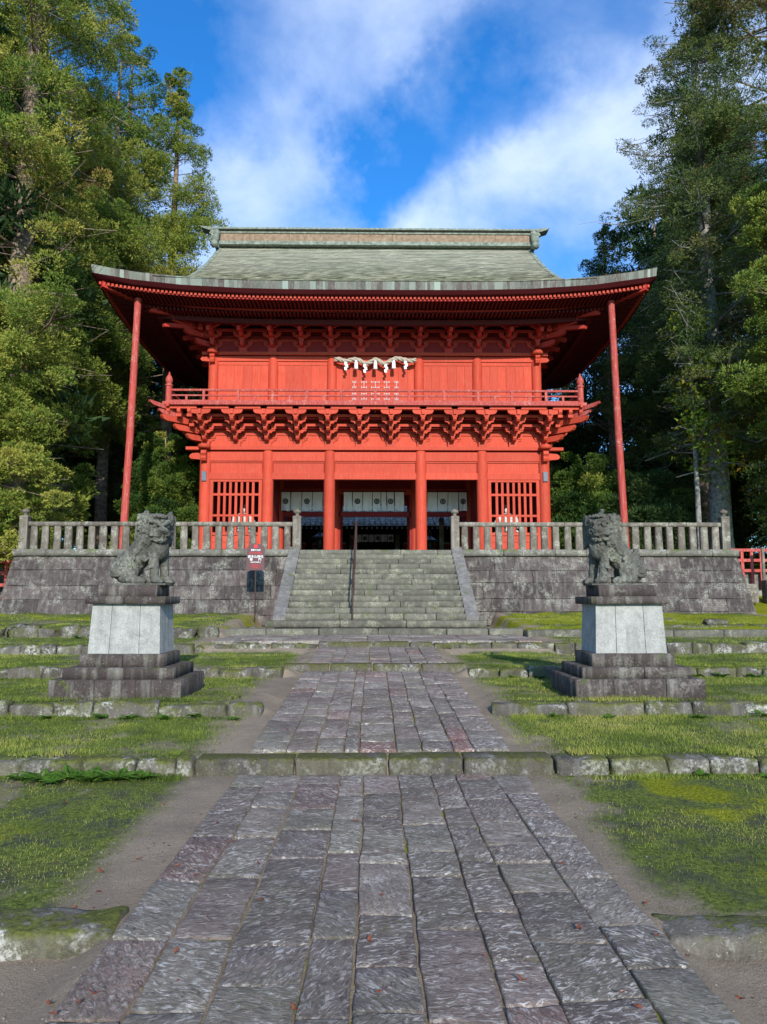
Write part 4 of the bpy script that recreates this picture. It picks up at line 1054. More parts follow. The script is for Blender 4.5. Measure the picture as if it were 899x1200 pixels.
# ------------------------------------------------------------------ balcony
BX, BY0, BY1, BZ = HW+1.47, YF-1.47, YF+DEP+1.47, 9.60
bx('balcony_edge_beam', 'red', -HW-1.62, HW+1.62, YF-1.40, YF-1.22, 9.465, 9.595, bev=.01)
for s in (-1, 1): bx('balcony_edge_beam', 'red', *sorted((s*(HW+1.22), s*(HW+1.40))), YF-1.21, BY1, 9.465, 9.594)
n = 46
for i in range(n):
    x0 = -BX+2*BX*i/n; bx('floor_board', 'redold', x0+.004, x0+2*BX/n-.004, BY0, YF-.01, 9.60, 9.68)
bx('balcony_floor', 'redold', -BX, -HW-.0, YF, BY1, 9.60, 9.68); bx('balcony_floor', 'redold', HW, BX, YF, BY1, 9.60, 9.68)
bx('floor_edge', 'redold', -BX-.05, BX+.05, BY0-.07, BY0-.002, 9.60, 9.74, bev=.01)
# upswept corner hip arms under the balcony
for s in (-1, 1):
    for (r0, r1, z0_, z1_, w) in ((.9,1.92,9.36,9.63,.13),(.7,1.62,9.16,9.34,.13)):
        m = MB(); c = Vector((s*HW, YF, 0)); d = Vector((s,-1,0)); u = Vector((1,s,0)).normalized(); vs = []
        poly = [(r0, z0_-.02), (r1-.12, z1_-.13), (r1, z1_-.03), (r1+.02, z1_+.06), (r0, z0_+.16)]
        for t in (-w/2, w/2):
            for (a, h_) in poly: p = c+d*a+u*t; vs.append((p.x, p.y, h_))
        q = len(poly); m.add(vs, [tuple(range(q)), tuple(range(2*q-1, q-1, -1))]+[(i, i+q, (i+1) % q+q, (i+1) % q) for i in range(q)])
        gobj(m, 'corner_arm', 'redold')
RX = HW+1.30; RY = YF-1.30
for (z0_, z1_, d_, ex) in ((9.76,9.85,.05,.15),(10.02,10.08,.035,0),(10.24,10.32,.045,.0)):
    bx('balcony_rail', 'redold', -RX-ex, RX+ex, RY-d_, RY+d_, z0_, z1_)
    for s in (-1, 1): bx('balcony_rail', 'redold', *sorted((s*RX-d_, s*RX+d_)), RY+d_+.002, BY1-.1, z0_+.001, z1_-.001)
nb = 24
for i in range(nb+1):
    x = -RX+2*RX*i/nb
    if i % 2 == 0 and 0 < i < nb: bx('rail_post', 'redold', x-.05, x+.05, RY-.052, RY+.052, 9.852, 10.238); 
    elif i % 2: bx('rail_strut', 'redold', x-.045, x+.045, RY-.036, RY+.036, 9.852, 10.018)
for s in (-1, 1):
    for (yy) in (RY, BY1-.17):
        m = MB(); m.lathe([(.13,9.69),(.13,10.42),(.16,10.44),(.16,10.50),(.10,10.54),(.145,10.64),(.15,10.72),(.11,10.84),(.05,10.93),(.02,11.05)], (s*(RX+.03), yy, 0), 14); gobj(m, 'corner_post', 'redold', ang=50)

# ------------------------------------------------------------------ upper storey
UY, UH = YF+.25, 7.13
UX = [-UH, -4.50, -1.92, 1.92, 4.50, UH]
UB = YF+DEP-.25
for y in (UY, UB):
    for x in UX: column(x, y, 9.69, 12.27, .22)
bx('plate_beam', 'red', -UH-.5, UH+.5, UY-.20, UY+.20, 12.28, 12.42, bev=.01)
bx('sill_beam', 'red', -UH, UH, UY-.17, UY+.1, 9.69, 9.86)
for i in range(5):
    a, b = UX[i]+.17, UX[i+1]-.17
    bx('head_beam', 'red', a, b, UY-.11, UY+.1, 12.02, 12.24, bev=.01)
    if i == 2: continue
    np_ = 2; w = (b-a)/np_
    for k in range(np_):
        x0 = a+k*w
        bx('panel_frame', 'red', x0, x0+w-.004, UY-.055, UY-.02, 11.86, 12.02)
        for j in range(3):
            bx('wall_board', 'red', x0+.03+(w-.06)*j/3+.003, x0+.03+(w-.06)*(j+1)/3-.003, UY-.03-.006*((j+k) % 2), UY+.03, 9.86, 11.86)
        bx('panel_frame', 'red', x0, x0+.03, UY-.065, UY+.02, 9.86, 11.86); bx('panel_frame', 'red', x0+w-.034, x0+w-.004, UY-.065, UY+.02, 9.86, 11.86)
# centre bay: side boards, door leaves with pale fittings
a, b = UX[2]+.17, UX[3]-.17
DW = 1.02
for (x0, x1) in ((a, -DW-.10), (DW+.10, b)):
    for j in range(2):
        w = (x1-x0)/2; bx('wall_board', 'red', x0+j*w+.004, x0+(j+1)*w-.004, UY-.03, UY+.03, 9.86, 12.02)
for s in (-1, 1): bx('door_frame', 'red', *sorted((s*DW, s*(DW+.10))), UY-.09, UY+.04, 9.86, 12.02)
bx('door_frame', 'red', -DW, DW, UY-.085, UY+.04, 11.84, 12.02)
for s in (-1, 1):
    d = bx('door', 'red', *sorted((s*.006, s*(DW-.004))), UY-.05, UY-.0, 9.87, 11.83)
    for z in (11.05, 10.86, 10.48, 10.20): bx('door_rail', 'red', *sorted((s*.02, s*(DW-.02))), UY-.062, UY-.051, z-.02, z+.03, parent=None)
for zr in (10.98, 10.45):
    for (xc, w) in ((-.93,.14),(-.50,.22),(0,.34),(.50,.22),(.93,.14)):
        for dz in (-.12, .12):
            bx('metal_fitting', 'silver', xc-w/2, xc+w/2, UY-.075, UY-.063, zr+dz-.013, zr+dz+.013)
            for q in (-1, 1):
                bx('metal_fitting', 'silver', xc+q*w/2-.011, xc+q*w/2+.011, UY-.079, UY-.0755, zr+dz-.055, zr+dz+.055)
        bx('metal_fitting', 'silver', xc-.012, xc+.012, UY-.083, UY-.0795, zr-.16, zr+.16)
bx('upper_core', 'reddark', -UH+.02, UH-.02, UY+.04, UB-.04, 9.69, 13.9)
for s in (-1, 1):
    bx('side_wall', 'red', *sorted((s*UH-.03, s*UH+.03)), UY+.2, UB-.2, 9.69, 12.27)
    bx('side_plate', 'red', s*UH-.19, s*UH+.19, UY+.21, UB-.21, 12.279, 12.418)
    m = MB(); m.prism([(s*(UH+.18),12.00),(s*(UH+.50),12.03),(s*(UH+.58),12.11),(s*(UH+.50),12.22),(s*(UH+.18),12.24)], 'y', UY-.1, UY+.1); gobj(m, 'beam_nose', 'red')
    m = MB(); m.lathe([(.19,12.28),(.24,12.32),(.25,12.40),(.22,12.47)], (s*UH, UY-.34, 0), 12); gobj(m, 'plate_cap', 'red', ang=50)
    m = MB(); m.prism([(UY-.22,11.86),(UY-.40,11.90),(UY-.45,12.0),(UY-.40,12.08),(UY-.47,12.16),(UY-.42,12.26),(UY-.22,12.28)], 'x', s*UH-.10, s*UH+.10); gobj(m, 'beam_nose', 'red')
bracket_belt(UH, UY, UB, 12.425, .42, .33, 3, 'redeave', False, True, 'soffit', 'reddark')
# long tail rafters at the corners
for s in (-1, 1):
    for (r0, r1, z0_, z1_) in ((.3,1.75,13.35,12.95),(.5,2.2,13.70,13.40)):
        m = MB(); c = Vector((s*UH, UY, 0)); d = Vector((s,-1,0)); u = Vector((1,s,0)).normalized(); vs = []
        for t in (-.08, .08):
            for (a_, h_) in ((r0,z0_),(r1,z1_),(r1+.03,z1_+.10),(r1-.05,z1_+.17),(r0,z0_+.18)): p = c+d*a_+u*t; vs.append((p.x, p.y, h_))
        m.add(vs, [tuple(range(5)), tuple(range(9, 4, -1))]+[(i, i+5, (i+1) % 5+5, (i+1) % 5) for i in range(5)])
        gobj(m, 'tail_rafter', 'redeave')

# ------------------------------------------------------------------ roof
EX, EY = 11.30, 7.35           # half extents at the eaves (x, y about the centre)
RH, EZ = 5.10, 14.12           # rise to the ridge, eave top height at the middle
VX = 7.9                        # verge
def lift(x, yy): return .66*(abs(x)/EX)**3.6*(abs(yy)/EY)**3.0
def prof(t): t = max(0, min(1, t)); return RH*(.50*t+.50*t**2.0)
def roof_z(x, yy, inside):
    ty = (EY-abs(yy))/EY; z = prof(ty)
    if not inside: z = min(z, prof((EX-abs(x))/EY))
    return EZ+z+lift(x, yy)
NROW = 46
def flare(t): return .95*max(0, min(1, 1-t))**1.2
def roof_half(sign):
    V = []; Fc = []; tin = []
    xs_main = list(np.linspace(-VX, VX, 70)); 
    rr = random.Random(4)
    def strip(xl, inside):
        for r in range(NROW):
            d0 = EY*r/NROW; d1 = EY*(r+1)/NROW
            base = len(V)
            for x in xl:
                fl = flare(d0/EY); jit = .012*mnoise.noise(Vector((x*1.7, r*3.1, 0)))+.012*rr.uniform(-1,1)
                for (d, dzz) in ((d0-.03+jit, .042), (d1, .0)):
                    yy = EY-d; V.append((x*(1+fl/VX) if inside else (math.copysign(max(abs(x), min(EX, VX+fl)), x)), YC - sign*yy, roof_z(x if inside else max(abs(x), min(EX, VX+fl)), min(EY, yy), inside)+dzz+.012*mnoise.noise(Vector((x*.9, d*1.3, 3)))))
            # small vertical lip is made by the overlap of consecutive rows
            for k in range(len(xl)-1):
                a = base+2*k; Fc.append((a, a+2, a+3, a+1))
            if r:
                pb = base-2*len(xl)
                for k in range(len(xl)-1): Fc.append((pb+2*k+1, pb+2*k+3, base+2*k+2, base+2*k))
    strip(xs_main, True)
    for s in (-1, 1):
        strip(sorted([s*v for v in np.linspace(VX-.0, EX, 16)]), False)
    return V, Fc
for sign in (1, -1):
    V, Fc = roof_half(sign); c = Vector((0, YF, ZF))
    me = bpy.data.meshes.new('roof_slope'); me.from_pydata([(v[0], v[1]-YF, v[2]-ZF) for v in V], [], Fc); me.materials.append(M['roof'])
    o = link('roof_slope', me, gate)
for s in (-1, 1):       # gable ends closing the verge
    m = MB(); pts = []
    n = 14
    top = [(YC-EY*(1-i/n)*1.0, EZ+prof(i/n)) for i in range(n+1)]
    top2 = [(2*YC-y, z) for y, z in reversed(top[:-1])]
    poly = [p for p in top+top2 if p[1] > EZ+1.0]
    m.prism([(y, z-.01) for y, z in poly], 'x', s*(VX-.25), s*(VX-.22)); gobj(m, 'gable_board', 'redold')
    m = MB(); vs = []
    for (y, z) in poly:
        vx = VX+flare(1-abs(y-YC)/EY); vs += [(s*vx, y, z+.06), (s*vx, y, z-.30), (s*(vx-.20), y, z-.30), (s*(vx-.20), y, z+.06)]
    q = len(poly); m.add(vs, [(4*i+k, 4*i+(k+1) % 4, 4*i+4+(k+1) % 4, 4*i+4+k) for i in range(q-1) for k in range(4)]); gobj(m, 'verge_board', 'ridgecap')
# ridge
bx('ridge_base', 'ridgecap', -8.02, 8.02, YC-.42, YC+.42, 19.18, 19.36)
for i in range(9):
    x0 = -7.75+15.5*i/9; bx('ridge_cladding', 'ridge', x0+.006, x0+15.5/9-.006, YC-.32, YC+.32, 19.36, 19.80)
bx('ridge_core', 'darkwood', -7.7, 7.7, YC-.28, YC+.28, 19.30, 19.86)
bx('ridge_moulding', 'ridgecap', -7.85, 7.85, YC-.37, YC+.37, 19.80, 19.87); bx('ridge_moulding', 'ridge', -7.8, 7.8, YC-.34, YC+.34, 19.872, 19.93)
m = MB(); m.prism([(YC-.50,19.95),(YC-.46,20.06),(YC-.15,20.14),(YC+.15,20.14),(YC+.46,20.06),(YC+.50,19.95)], 'x', -8.1, 8.1); gobj(m, 'ridge_cap', 'ridgecap')
for s in (-1, 1):
    m = MB(); m.prism([(s*8.05,19.97),(s*8.35,20.00),(s*8.72,20.12),(s*8.78,20.20),(s*8.3,20.17),(s*8.05,20.16)], 'y', YC-.30, YC+.30); gobj(m, 'ridge_tip', 'ridgecap')
    for (r_0, z_, y_) in ((.26,19.75,-.35),(.22,19.40,-.52),(.20,19.05,-.72)):
        m = MB(); ell(m, (s*7.95, YC+y_, z_), (.20, .22, r_0), sub=2); gobj(m, 'ogre_tile', 'ridgecap', smooth=True)
    bx('ogre_tile', 'ridgecap', *sorted((s*7.80, s*8.0)), YC-.45, YC+.45, 19.0, 19.95, bev=.03)
    m = MB(); m.prism([(s*7.88,19.9),(s*8.2,19.86),(s*8.28,19.72),(s*8.15,19.62),(s*8.22,19.45),(s*8.1,19.25),(s*7.88,19.2)], 'y', YC-.5, YC-.25); gobj(m, 'ogre_tile', 'ridgecap')
# eave fascia: separate upright strips all round, and a smooth lower lip
def eave_pts(n=120):
    P = []
    for i in range(n+1): P.append((-EX+2*EX*i/n, -EY))
    return P
def strips(name, th0, th1, inset0, inset1, wd, mat, seed):
    r = random.Random(seed); m = MB()
    sides = [((-EX,-EY),(EX,-EY)),((EX,-EY),(EX,EY)),((EX,EY),(-EX,EY)),((-EX,EY),(-EX,-EY))]
    for (p, q) in sides:
        L = math.dist(p, q); t = 0
        nx, ny = (q[1]-p[1])/L, -(q[0]-p[0])/L
        while t < L-.001:
            t2 = min(L, t+wd*r.uniform(.5, 1.5)); vs = []; pr = r.uniform(0, .010)
            for tt in (t, t2):
                x = p[0]+(q[0]-p[0])*tt/L; y = p[1]+(q[1]-p[1])*tt/L; z = EZ+lift(x, y)
                for (ins, dz) in ((-pr, th0), (inset1-pr, th1), (inset1+.12, th1), (.12, th0)):
                    k = 1-ins/EX if False else 1
                    xx = x-nx*ins; yy = y-ny*ins
                    # mitre the corners
                    xx = max(-EX+ins, min(EX-ins, xx)) if abs(ny) > .5 else xx
                    yy = max(-EY+ins, min(EY-ins, yy)) if abs(nx) > .5 else yy
                    vs.append((xx, YC+yy, z+dz))
            m.add(vs, [(0,1,5,4),(1,2,6,5),(2,3,7,6),(3,0,4,7),(3,2,1,0),(4,5,6,7)])
            t = t2
    return gobj(m, name, mat)
strips('eave_strip', .035, -.31, 0, .05, .17, 'fascia', 2)['kind'] = 'stuff'
strips('eave_board', -.312, -.46, .14, .20, 2.2, 'soffit', 3)  # lip uses the darkened red, eave shade painted into its colour
# soffit: boarding and two tiers of rafters
def soffit_z(e, x, y):   # e = distance inwards from the eave line
    return EZ-.46+lift(x, y)*max(0, 1-e/3.6) - .0*e
m = MB()
def soff_grid(e0, e1, dz, ne, nn):
    for s_ in range(4):
        pts = []
        for i in range(ne+1):
            e = e0+(e1-e0)*i/ne
            for j in range(nn+1):
                u = -1+2*j/nn
                if s_ == 0: x, y = u*(EX-e), -(EY-e)
                elif s_ == 1: x, y = (EX-e), u*(EY-e)
                elif s_ == 2: x, y = -u*(EX-e), (EY-e)
                else: x, y = -(EX-e), -u*(EY-e)
                bxx, byy = (x/(EX-e)*EX, y/(EY-e)*EY)
                pts.append((x, YC+y, soffit_z(e, bxx, byy)+dz))
        f = [(i*(nn+1)+j, i*(nn+1)+j+1, (i+1)*(nn+1)+j+1, (i+1)*(nn+1)+j) for i in range(ne) for j in range(nn)]
        m.add(pts, f)
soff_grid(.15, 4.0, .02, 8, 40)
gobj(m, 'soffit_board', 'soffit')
def rafters(name, e0, e1, dz, w, h, pitch, mat, slope=0):
    m = MB(); step = pitch
    for s_ in range(4):
        Lh = (EX if s_ % 2 == 0 else EY)-e0; n = int(2*Lh/step)
        for i in range(n+1):
            t = -Lh+2*Lh*i/n
            # length is limited by the hip line near the corners
            room = (EX if s_ % 2 == 0 else EY)-abs(t); ee = min(e1, max(e0+.05, room))
            vs = []
            for e in (e0, (e0+ee)/2, ee):
                if s_ == 0: x, y = t, -(EY-e)
                elif s_ == 1: x, y = (EX-e), t
                elif s_ == 2: x, y = -t, (EY-e)
                else: x, y = -(EX-e), -t
                bxx = x if s_ % 2 == 0 else math.copysign(EX, x); byy = y if s_ % 2 else math.copysign(EY, y)
                z = soffit_z(e, bxx, byy)+dz+slope*(e-e0)
                ox, oy = (w/2, 0) if s_ % 2 == 0 else (0, w/2)
                vs += [(x-ox, YC+y-oy, z), (x+ox, YC+y+oy, z), (x+ox, YC+y+oy, z-h), (x-ox, YC+y-oy, z-h)]
            m.add(vs, [(0,1,2,3)]+[(4*q+k, 4*q+(k+1) % 4, 4*q+4+(k+1) % 4, 4*q+4+k) for q in range(2) for k in range(4)]+[(11,10,9,8)])
    o = gobj(m, name, mat); o['kind'] = 'stuff'; return o
rafters('flying_rafter', .36, 1.55, -.0, .085, .10, .165, 'soffit')  # shade painted into the rafter bodies; only the ends keep the sunlit red
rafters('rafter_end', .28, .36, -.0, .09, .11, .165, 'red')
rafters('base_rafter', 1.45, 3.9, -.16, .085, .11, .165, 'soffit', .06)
# purlins under the rafters
def ringbeam(name, e, dz, w, h, mat, n=24):
    for s_ in range(4):
        m = MB(); vs = []
        for j in range(n+1):
            u = -1+2*j/n
            for (ei, zz) in ((e-w/2, 0), (e+w/2, 0), (e+w/2, -h), (e-w/2, -h)):
                if s_ == 0: x, y = u*(EX-ei), -(EY-ei)
                elif s_ == 1: x, y = (EX-ei), u*(EY-ei)
                elif s_ == 2: x, y = -u*(EX-ei), (EY-ei)
                else: x, y = -(EX-ei), -u*(EY-ei)
                vs.append((x, YC+y, soffit_z(e, x/(EX-ei)*EX, y/(EY-ei)*EY)+dz+zz))
        m.add(vs, [(4*q+k, 4*q+(k+1) % 4, 4*q+4+(k+1) % 4, 4*q+4+k) for q in range(n) for k in range(4)]); gobj(m, name, mat)
ringbeam('eave_purlin', .40, -.10, .06, .05, 'redeave')
ringbeam('eave_purlin', 1.50, -.105, .10, .07, 'redeave')
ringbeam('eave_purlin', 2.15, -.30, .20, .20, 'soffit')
for s in (-1, 1):   # hip rafters at the corners, projecting ends
    m = MB(); vs = []; d = Vector((s,-1,0)).normalized(); u = Vector((1,s,0)).normalized()
    for e in (.32, 1.4, 3.8):
        x, y = s*(EX-e), -(EY-e); z = soffit_z(e, s*EX, -EY)
        for (t, zz) in ((-.11,.0),(.11,.0),(.11,-.26),(-.11,-.26)): vs.append((x+u.x*t, YC+y+u.y*t, z+zz))
    m.add(vs, [(0,1,2,3),(11,10,9,8)]+[(4*q+k, 4*q+(k+1) % 4, 4*q+4+(k+1) % 4, 4*q+4+k) for q in range(2) for k in range(4)]); gobj(m, 'hip_rafter', 'redeave')
bx('roof_core', 'darkwood', -7.0, 7.0, YC-3.6, YC+3.6, 13.75, 15.2)
# corner props standing on the terrace
for s in (-1, 1):
    for (yy) in (-1, 1):
        y = YC+yy*6.35; m = MB(); x = s*9.72
        m.tube([(s*9.93, y-yy*-.05, 3.14), (s*9.82, y, 8), (s*9.72, y, 13.80)], [.155,.15,.14], 8); gobj(m, 'eave_prop', 'redold', ang=60)
        bx('prop_base', 'step', s*9.93-.28, s*9.93+.28, y-.28, y+.28, 3.051, 3.16, bev=.02)

# ================================================================== things on / in the gate
# straw rope over the balcony door
rp = empty('straw_rope', (0, UY-.42, 12.0), 'thick twisted straw rope with white paper streamers hanging under the upper eaves', 'sacred rope')
RZ = [(-1.78,.02),(-1.5,.10),(-1.15,.02),(-.85,.10),(-.55,.0),(-.42,-.12),(0,.10),(.42,-.14),(.58,-.02),(.85,.06),(1.15,.12),(1.5,.0),(1.78,.05)]
RZ = [(-1.80,.00),(-1.62,.03),(-1.30,-.09),(-1.0,.0),(-.85,.02),(-.60,-.08),(-.43,-.22),(-.2,-.10),(0,.03),(.2,-.08),(.40,-.22),(.62,-.06),(.9,.07),(1.2,.02),(1.5,-.06),(1.80,.0)]
def catm(pts, n):
    xs_ = [p[0] for p in pts]; zs__ = [p[1] for p in pts]; o = []
    for i in range(n+1):
        x = xs_[0]+(xs_[-1]-xs_[0])*i/n; z = np.interp(x, xs_, zs__); z = sum(np.interp(x+q, xs_, zs__) for q in (-.08,-.04,0,.04,.08))/5
        o.append((x, z))
    return o
cl = catm(RZ, 90)
for k in range(3):
    pts = []
    for i, (x, z) in enumerate(cl):
        a = x*9.5+k*2*PI/3; e_ = min(1, (1.86-abs(x))/.1); pts.append((x, .055*math.cos(a), z+.055*math.sin(a)))
    MB().tube(pts, [.056*min(1, .45+(1.82-abs(p[0]))*4) for p in pts], 8).obj('strand', M['straw'], rp, smooth=True)
def zat(x): return float(np.interp(x, [p[0] for p in cl], [p[1] for p in cl]))
for x in (-.84, 0, .80):
    m = MB(); z = zat(x)-.06; m.lathe([(.02,.02),(.05,-.04),(.075,-.10),(.085,-.30),(.095,-.38),(.06,-.40)], (x, -.06, z), 12); m.obj('tassel', M['paper'], rp, smooth=True)
for x in (-1.28, -.45, .46, 1.32):
    m = MB(); z = zat(x)-.05; w = .055
    for j in range(3):
        sx = (.028 if j % 2 else -.022); zz = z-.12*j
        m.add([(x+sx-w,-.07-.01*j,zz),(x+sx+w,-.07-.01*j,zz),(x+sx+w+.015,-.075-.01*j,zz-.14),(x+sx-w+.015,-.075-.01*j,zz-.14),
               (x+sx-w,-.078-.01*j,zz),(x+sx+w,-.078-.01*j,zz),(x+sx+w+.015,-.083-.01*j,zz-.14),(x+sx-w+.015,-.083-.01*j,zz-.14)],
              [(0,1,2,3),(7,6,5,4),(0,4,5,1),(1,5,6,2),(2,6,7,3),(3,7,4,0)])
    m.obj('paper_streamer', M['paper'], rp)
MB().box(-1.9,1.9,.30,.34,.16,.20).obj('hanging_rail', M['red'], rp)

# curtains
def noren(x0, x1, widths, crests, y, zt, zb, lab, seed):
    root = empty('noren_curtain', ((x0+x1)/2, y, zt), lab, 'curtain', 'white curtains hanging in the gate'); cx = root.location.x
    tot = sum(widths); x = x0; r = random.Random(seed)
    MB().tube([(x0-cx-.1,0,.03),(x1-cx+.1,0,.03)], .02, 8).obj('curtain_rod', M['darkwood'], root)
    for i, w in enumerate(widths):
        L = (x1-x0)*w/tot; nx_, nz_ = 10, 8; V = []; Fq = []
        for b in range(nz_+1):
            for a in range(nx_+1):
                u = a/nx_; t = b/nz_; fold = .035*t*math.sin(u*PI*2.3+seed+i*1.7)+.02*t*math.sin(u*9+i)
                sag = .03*math.sin(u*PI)*(1-t)
                V.append((x-cx+.02+(L-.04)*u+.012*math.sin(t*3+i), -.02+fold, -(zt-zb)*t-sag*0+.015*math.sin(u*6+i)*t))
        n0 = len(V); V += [(p[0], p[1]+.006, p[2]) for p in V]
        for b in range(nz_):
            for a in range(nx_):
                q = b*(nx_+1)+a; Fq.append((q, q+nx_+1, q+nx_+2, q+1)); Fq.append((n0+q, n0+q+1, n0+q+nx_+2, n0+q+nx_+1))
        pn = MB().add(V, Fq).obj('curtain_panel', M['white'], root, smooth=True, fix=False)
        if i in crests:
            xc = x-cx+L/2; zc = -(zt-zb)*.50; k = MB()
            for jj in range(5):
                a = 2*PI*jj/5+PI/2; k.lathe([(.0,0),(.038,0),(.038,.004),(0,.004)], (0,0,0), 10) if False else None
                cx_, cz_ = .046*math.cos(a), .046*math.sin(a)
                k.prism([(cx_+.027*math.cos(b_), cz_+.027*math.sin(b_)) for b_ in [2*PI*q_/10 for q_ in range(10)]], 'y', -.004, .004)
            k.prism([(.016*math.cos(b_), .016*math.sin(b_)) for b_ in [2*PI*q_/10 for q_ in range(10)]], 'y', -.006, .006)
            o2 = []
            for q_ in range(20):
                b1, b2 = 2*PI*q_/20, 2*PI*(q_+1)/20
                k.prism([(.088*math.cos(b1), .088*math.sin(b1)), (.135*math.cos(b1), .135*math.sin(b1)), (.135*math.cos(b2), .135*math.sin(b2)), (.088*math.cos(b2), .088*math.sin(b2))], 'y', -.004, .004)
            k.obj('crest', M['black'], pn, loc=(xc, -.068, zc))
        x += L
YN = rows[1]-.32
noren(-1.52, 1.40, [1,1.15,1.1,.95,.62,.85,1.1], (1,3,5), YN, 6.70, 5.80, 'white curtain with round dark crests across the middle bay of the gate', 1)
noren(-4.50, -2.02, [1,1.15,1.1,1.1,1.0], (0,2,4), YN, 6.70, 5.80, 'white crested curtain in the gate bay left of the middle', 2)
noren(2.02, 4.42, [.95,1.05,1.05,1.05,.85], (0,2,4), YN, 6.70, 5.80, 'white crested curtain in the gate bay right of the middle', 3)
for i in (1, 2, 3):
    bx('inner_lintel', 'reddark', CX[i]+.24, CX[i+1]-.24, rows[1]-.10, rows[1]+.10, 5.55, 5.78)

# guardian figures behind the lattices
def guardian(x, lab):
    root = empty('guardian_figure', (x, YF+1.6, 3.11), lab, 'statue', 'seated guardian figures in the gate')
    m = MB(); m.box(-.7,.7,-.5,.5,0,1.15); o = m.obj('pedestal', M['reddark'], root); b = o.modifiers.new('bevel', 'BEVEL'); b.width = .03
    m = MB(); m.lathe([(.66,1.15),(.70,1.25),(.62,1.45),(.42,1.62),(.34,1.85),(.36,2.10),(.26,2.28),(.12,2.34)], (0,0,0), 20)
    m.v = [(a, b_*.72, c) for a, b_, c in m.v]
    capsule(m, (-.34,0,2.15), (-.52,-.18,1.78), .13, .15); capsule(m, (.34,0,2.15), (.52,-.18,1.78), .13, .15)
    capsule(m, (-.52,-.18,1.78), (-.20,-.38,1.66), .14, .10); capsule(m, (.52,-.18,1.78), (.20,-.38,1.66), .14, .10)
    m.obj('robe', M['robe'], root, smooth=True)
    m = MB(); ell(m, (0,-.05,2.47), (.12,.13,.16)); ell(m, (0,-.18,2.45), (.022,.03,.03), sub=2); ell(m, (0,0,2.34), (.08,.08,.1)); m.obj('head', M['paper'], root, smooth=True)
    m = MB(); m.lathe([(.135,2.52),(.14,2.60),(.10,2.70),(.05,2.74)], (0,-.02,0), 14); m.box(-.03,.03,.05,.09,2.6,2.95); m.obj('hat', M['black'], root)
guardian(-5.95, 'pale robed guardian figure behind the left lattice of the gate')
guardian(5.95, 'pale robed guardian figure behind the right lattice of the gate')

# bronze lanterns in the courtyard
def lantern(x, y, s, lab):
    root = empty('bronze_lantern', (x, y, 3.05), lab, 'lantern', 'bronze lanterns flanking the courtyard path')
    def P(name, prof, n=16):
        m = MB(); m.lathe([(r*s, z*s) for r, z in prof], n=n); m.obj(name, M['bronze'], root, smooth=True)
    P('base', [(.42,0),(.42,.15),(.34,.20),(.30,.35),(.36,.42),(.24,.50),(.12,.60)]); P('shaft', [(.12,.60),(.10,.95),(.15,1.0),(.10,1.05),(.12,1.30),(.22,1.40),(.34,1.46),(.34,1.52)])
    P('fire_box', [(.22,1.52),(.25,1.60),(.25,1.86),(.22,1.92)], 6); P('canopy', [(.24,1.92),(.52,1.94),(.54,2.0),(.40,2.04),(.22,2.16),(.10,2.24),(.06,2.30)], 12)
    P('finial', [(.05,2.28),(.10,2.36),(.11,2.43),(.06,2.52),(.01,2.60)])
lantern(-3.05, 38.0+3.2, 1.0, 'dark bronze lantern seen through the gate bay left of the middle')
lantern(3.10, 41.5, .93, 'dark bronze lantern seen through the gate bay right of the middle')
sp = MB().box(-.13,.13,-.13,.13,0,3.1).obj('stone_pillar', M['coping'], None, loc=(3.72, 41.0, 3.05)); tag(sp, 'grey stone pillar beside the right bronze lantern behind the gate', 'pillar')
sp.modifiers.new('bevel', 'BEVEL').width = .03

# ================================================================== INNER HALL seen through the gate
HY = 52.0
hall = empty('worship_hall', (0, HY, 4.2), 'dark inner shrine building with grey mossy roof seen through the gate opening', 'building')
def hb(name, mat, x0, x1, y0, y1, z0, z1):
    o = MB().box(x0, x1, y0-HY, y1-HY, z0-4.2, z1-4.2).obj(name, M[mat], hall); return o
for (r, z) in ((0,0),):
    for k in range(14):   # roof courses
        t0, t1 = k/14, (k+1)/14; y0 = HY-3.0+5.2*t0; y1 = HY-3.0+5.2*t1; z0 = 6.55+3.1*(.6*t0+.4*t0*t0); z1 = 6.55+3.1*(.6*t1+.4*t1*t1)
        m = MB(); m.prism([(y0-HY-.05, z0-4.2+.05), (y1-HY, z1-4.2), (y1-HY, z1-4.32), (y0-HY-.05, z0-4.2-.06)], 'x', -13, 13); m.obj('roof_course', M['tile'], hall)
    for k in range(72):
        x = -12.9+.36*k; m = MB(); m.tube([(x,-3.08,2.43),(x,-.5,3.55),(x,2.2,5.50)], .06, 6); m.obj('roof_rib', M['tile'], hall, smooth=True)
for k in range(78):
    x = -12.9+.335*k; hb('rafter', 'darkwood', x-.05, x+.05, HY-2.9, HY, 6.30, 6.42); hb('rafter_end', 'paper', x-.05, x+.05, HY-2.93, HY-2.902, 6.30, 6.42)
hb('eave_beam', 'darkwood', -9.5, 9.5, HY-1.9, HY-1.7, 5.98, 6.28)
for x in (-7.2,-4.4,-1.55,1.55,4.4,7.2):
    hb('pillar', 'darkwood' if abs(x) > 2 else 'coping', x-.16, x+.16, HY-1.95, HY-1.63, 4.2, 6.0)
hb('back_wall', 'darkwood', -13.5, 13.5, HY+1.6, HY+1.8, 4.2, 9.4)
hb('threshold', 'reddark', -9.5, -1.8, HY-1.7, HY-1.6, 4.75, 4.85); hb('threshold', 'reddark', 1.8, 9.5, HY-1.7, HY-1.6, 4.75, 4.85)
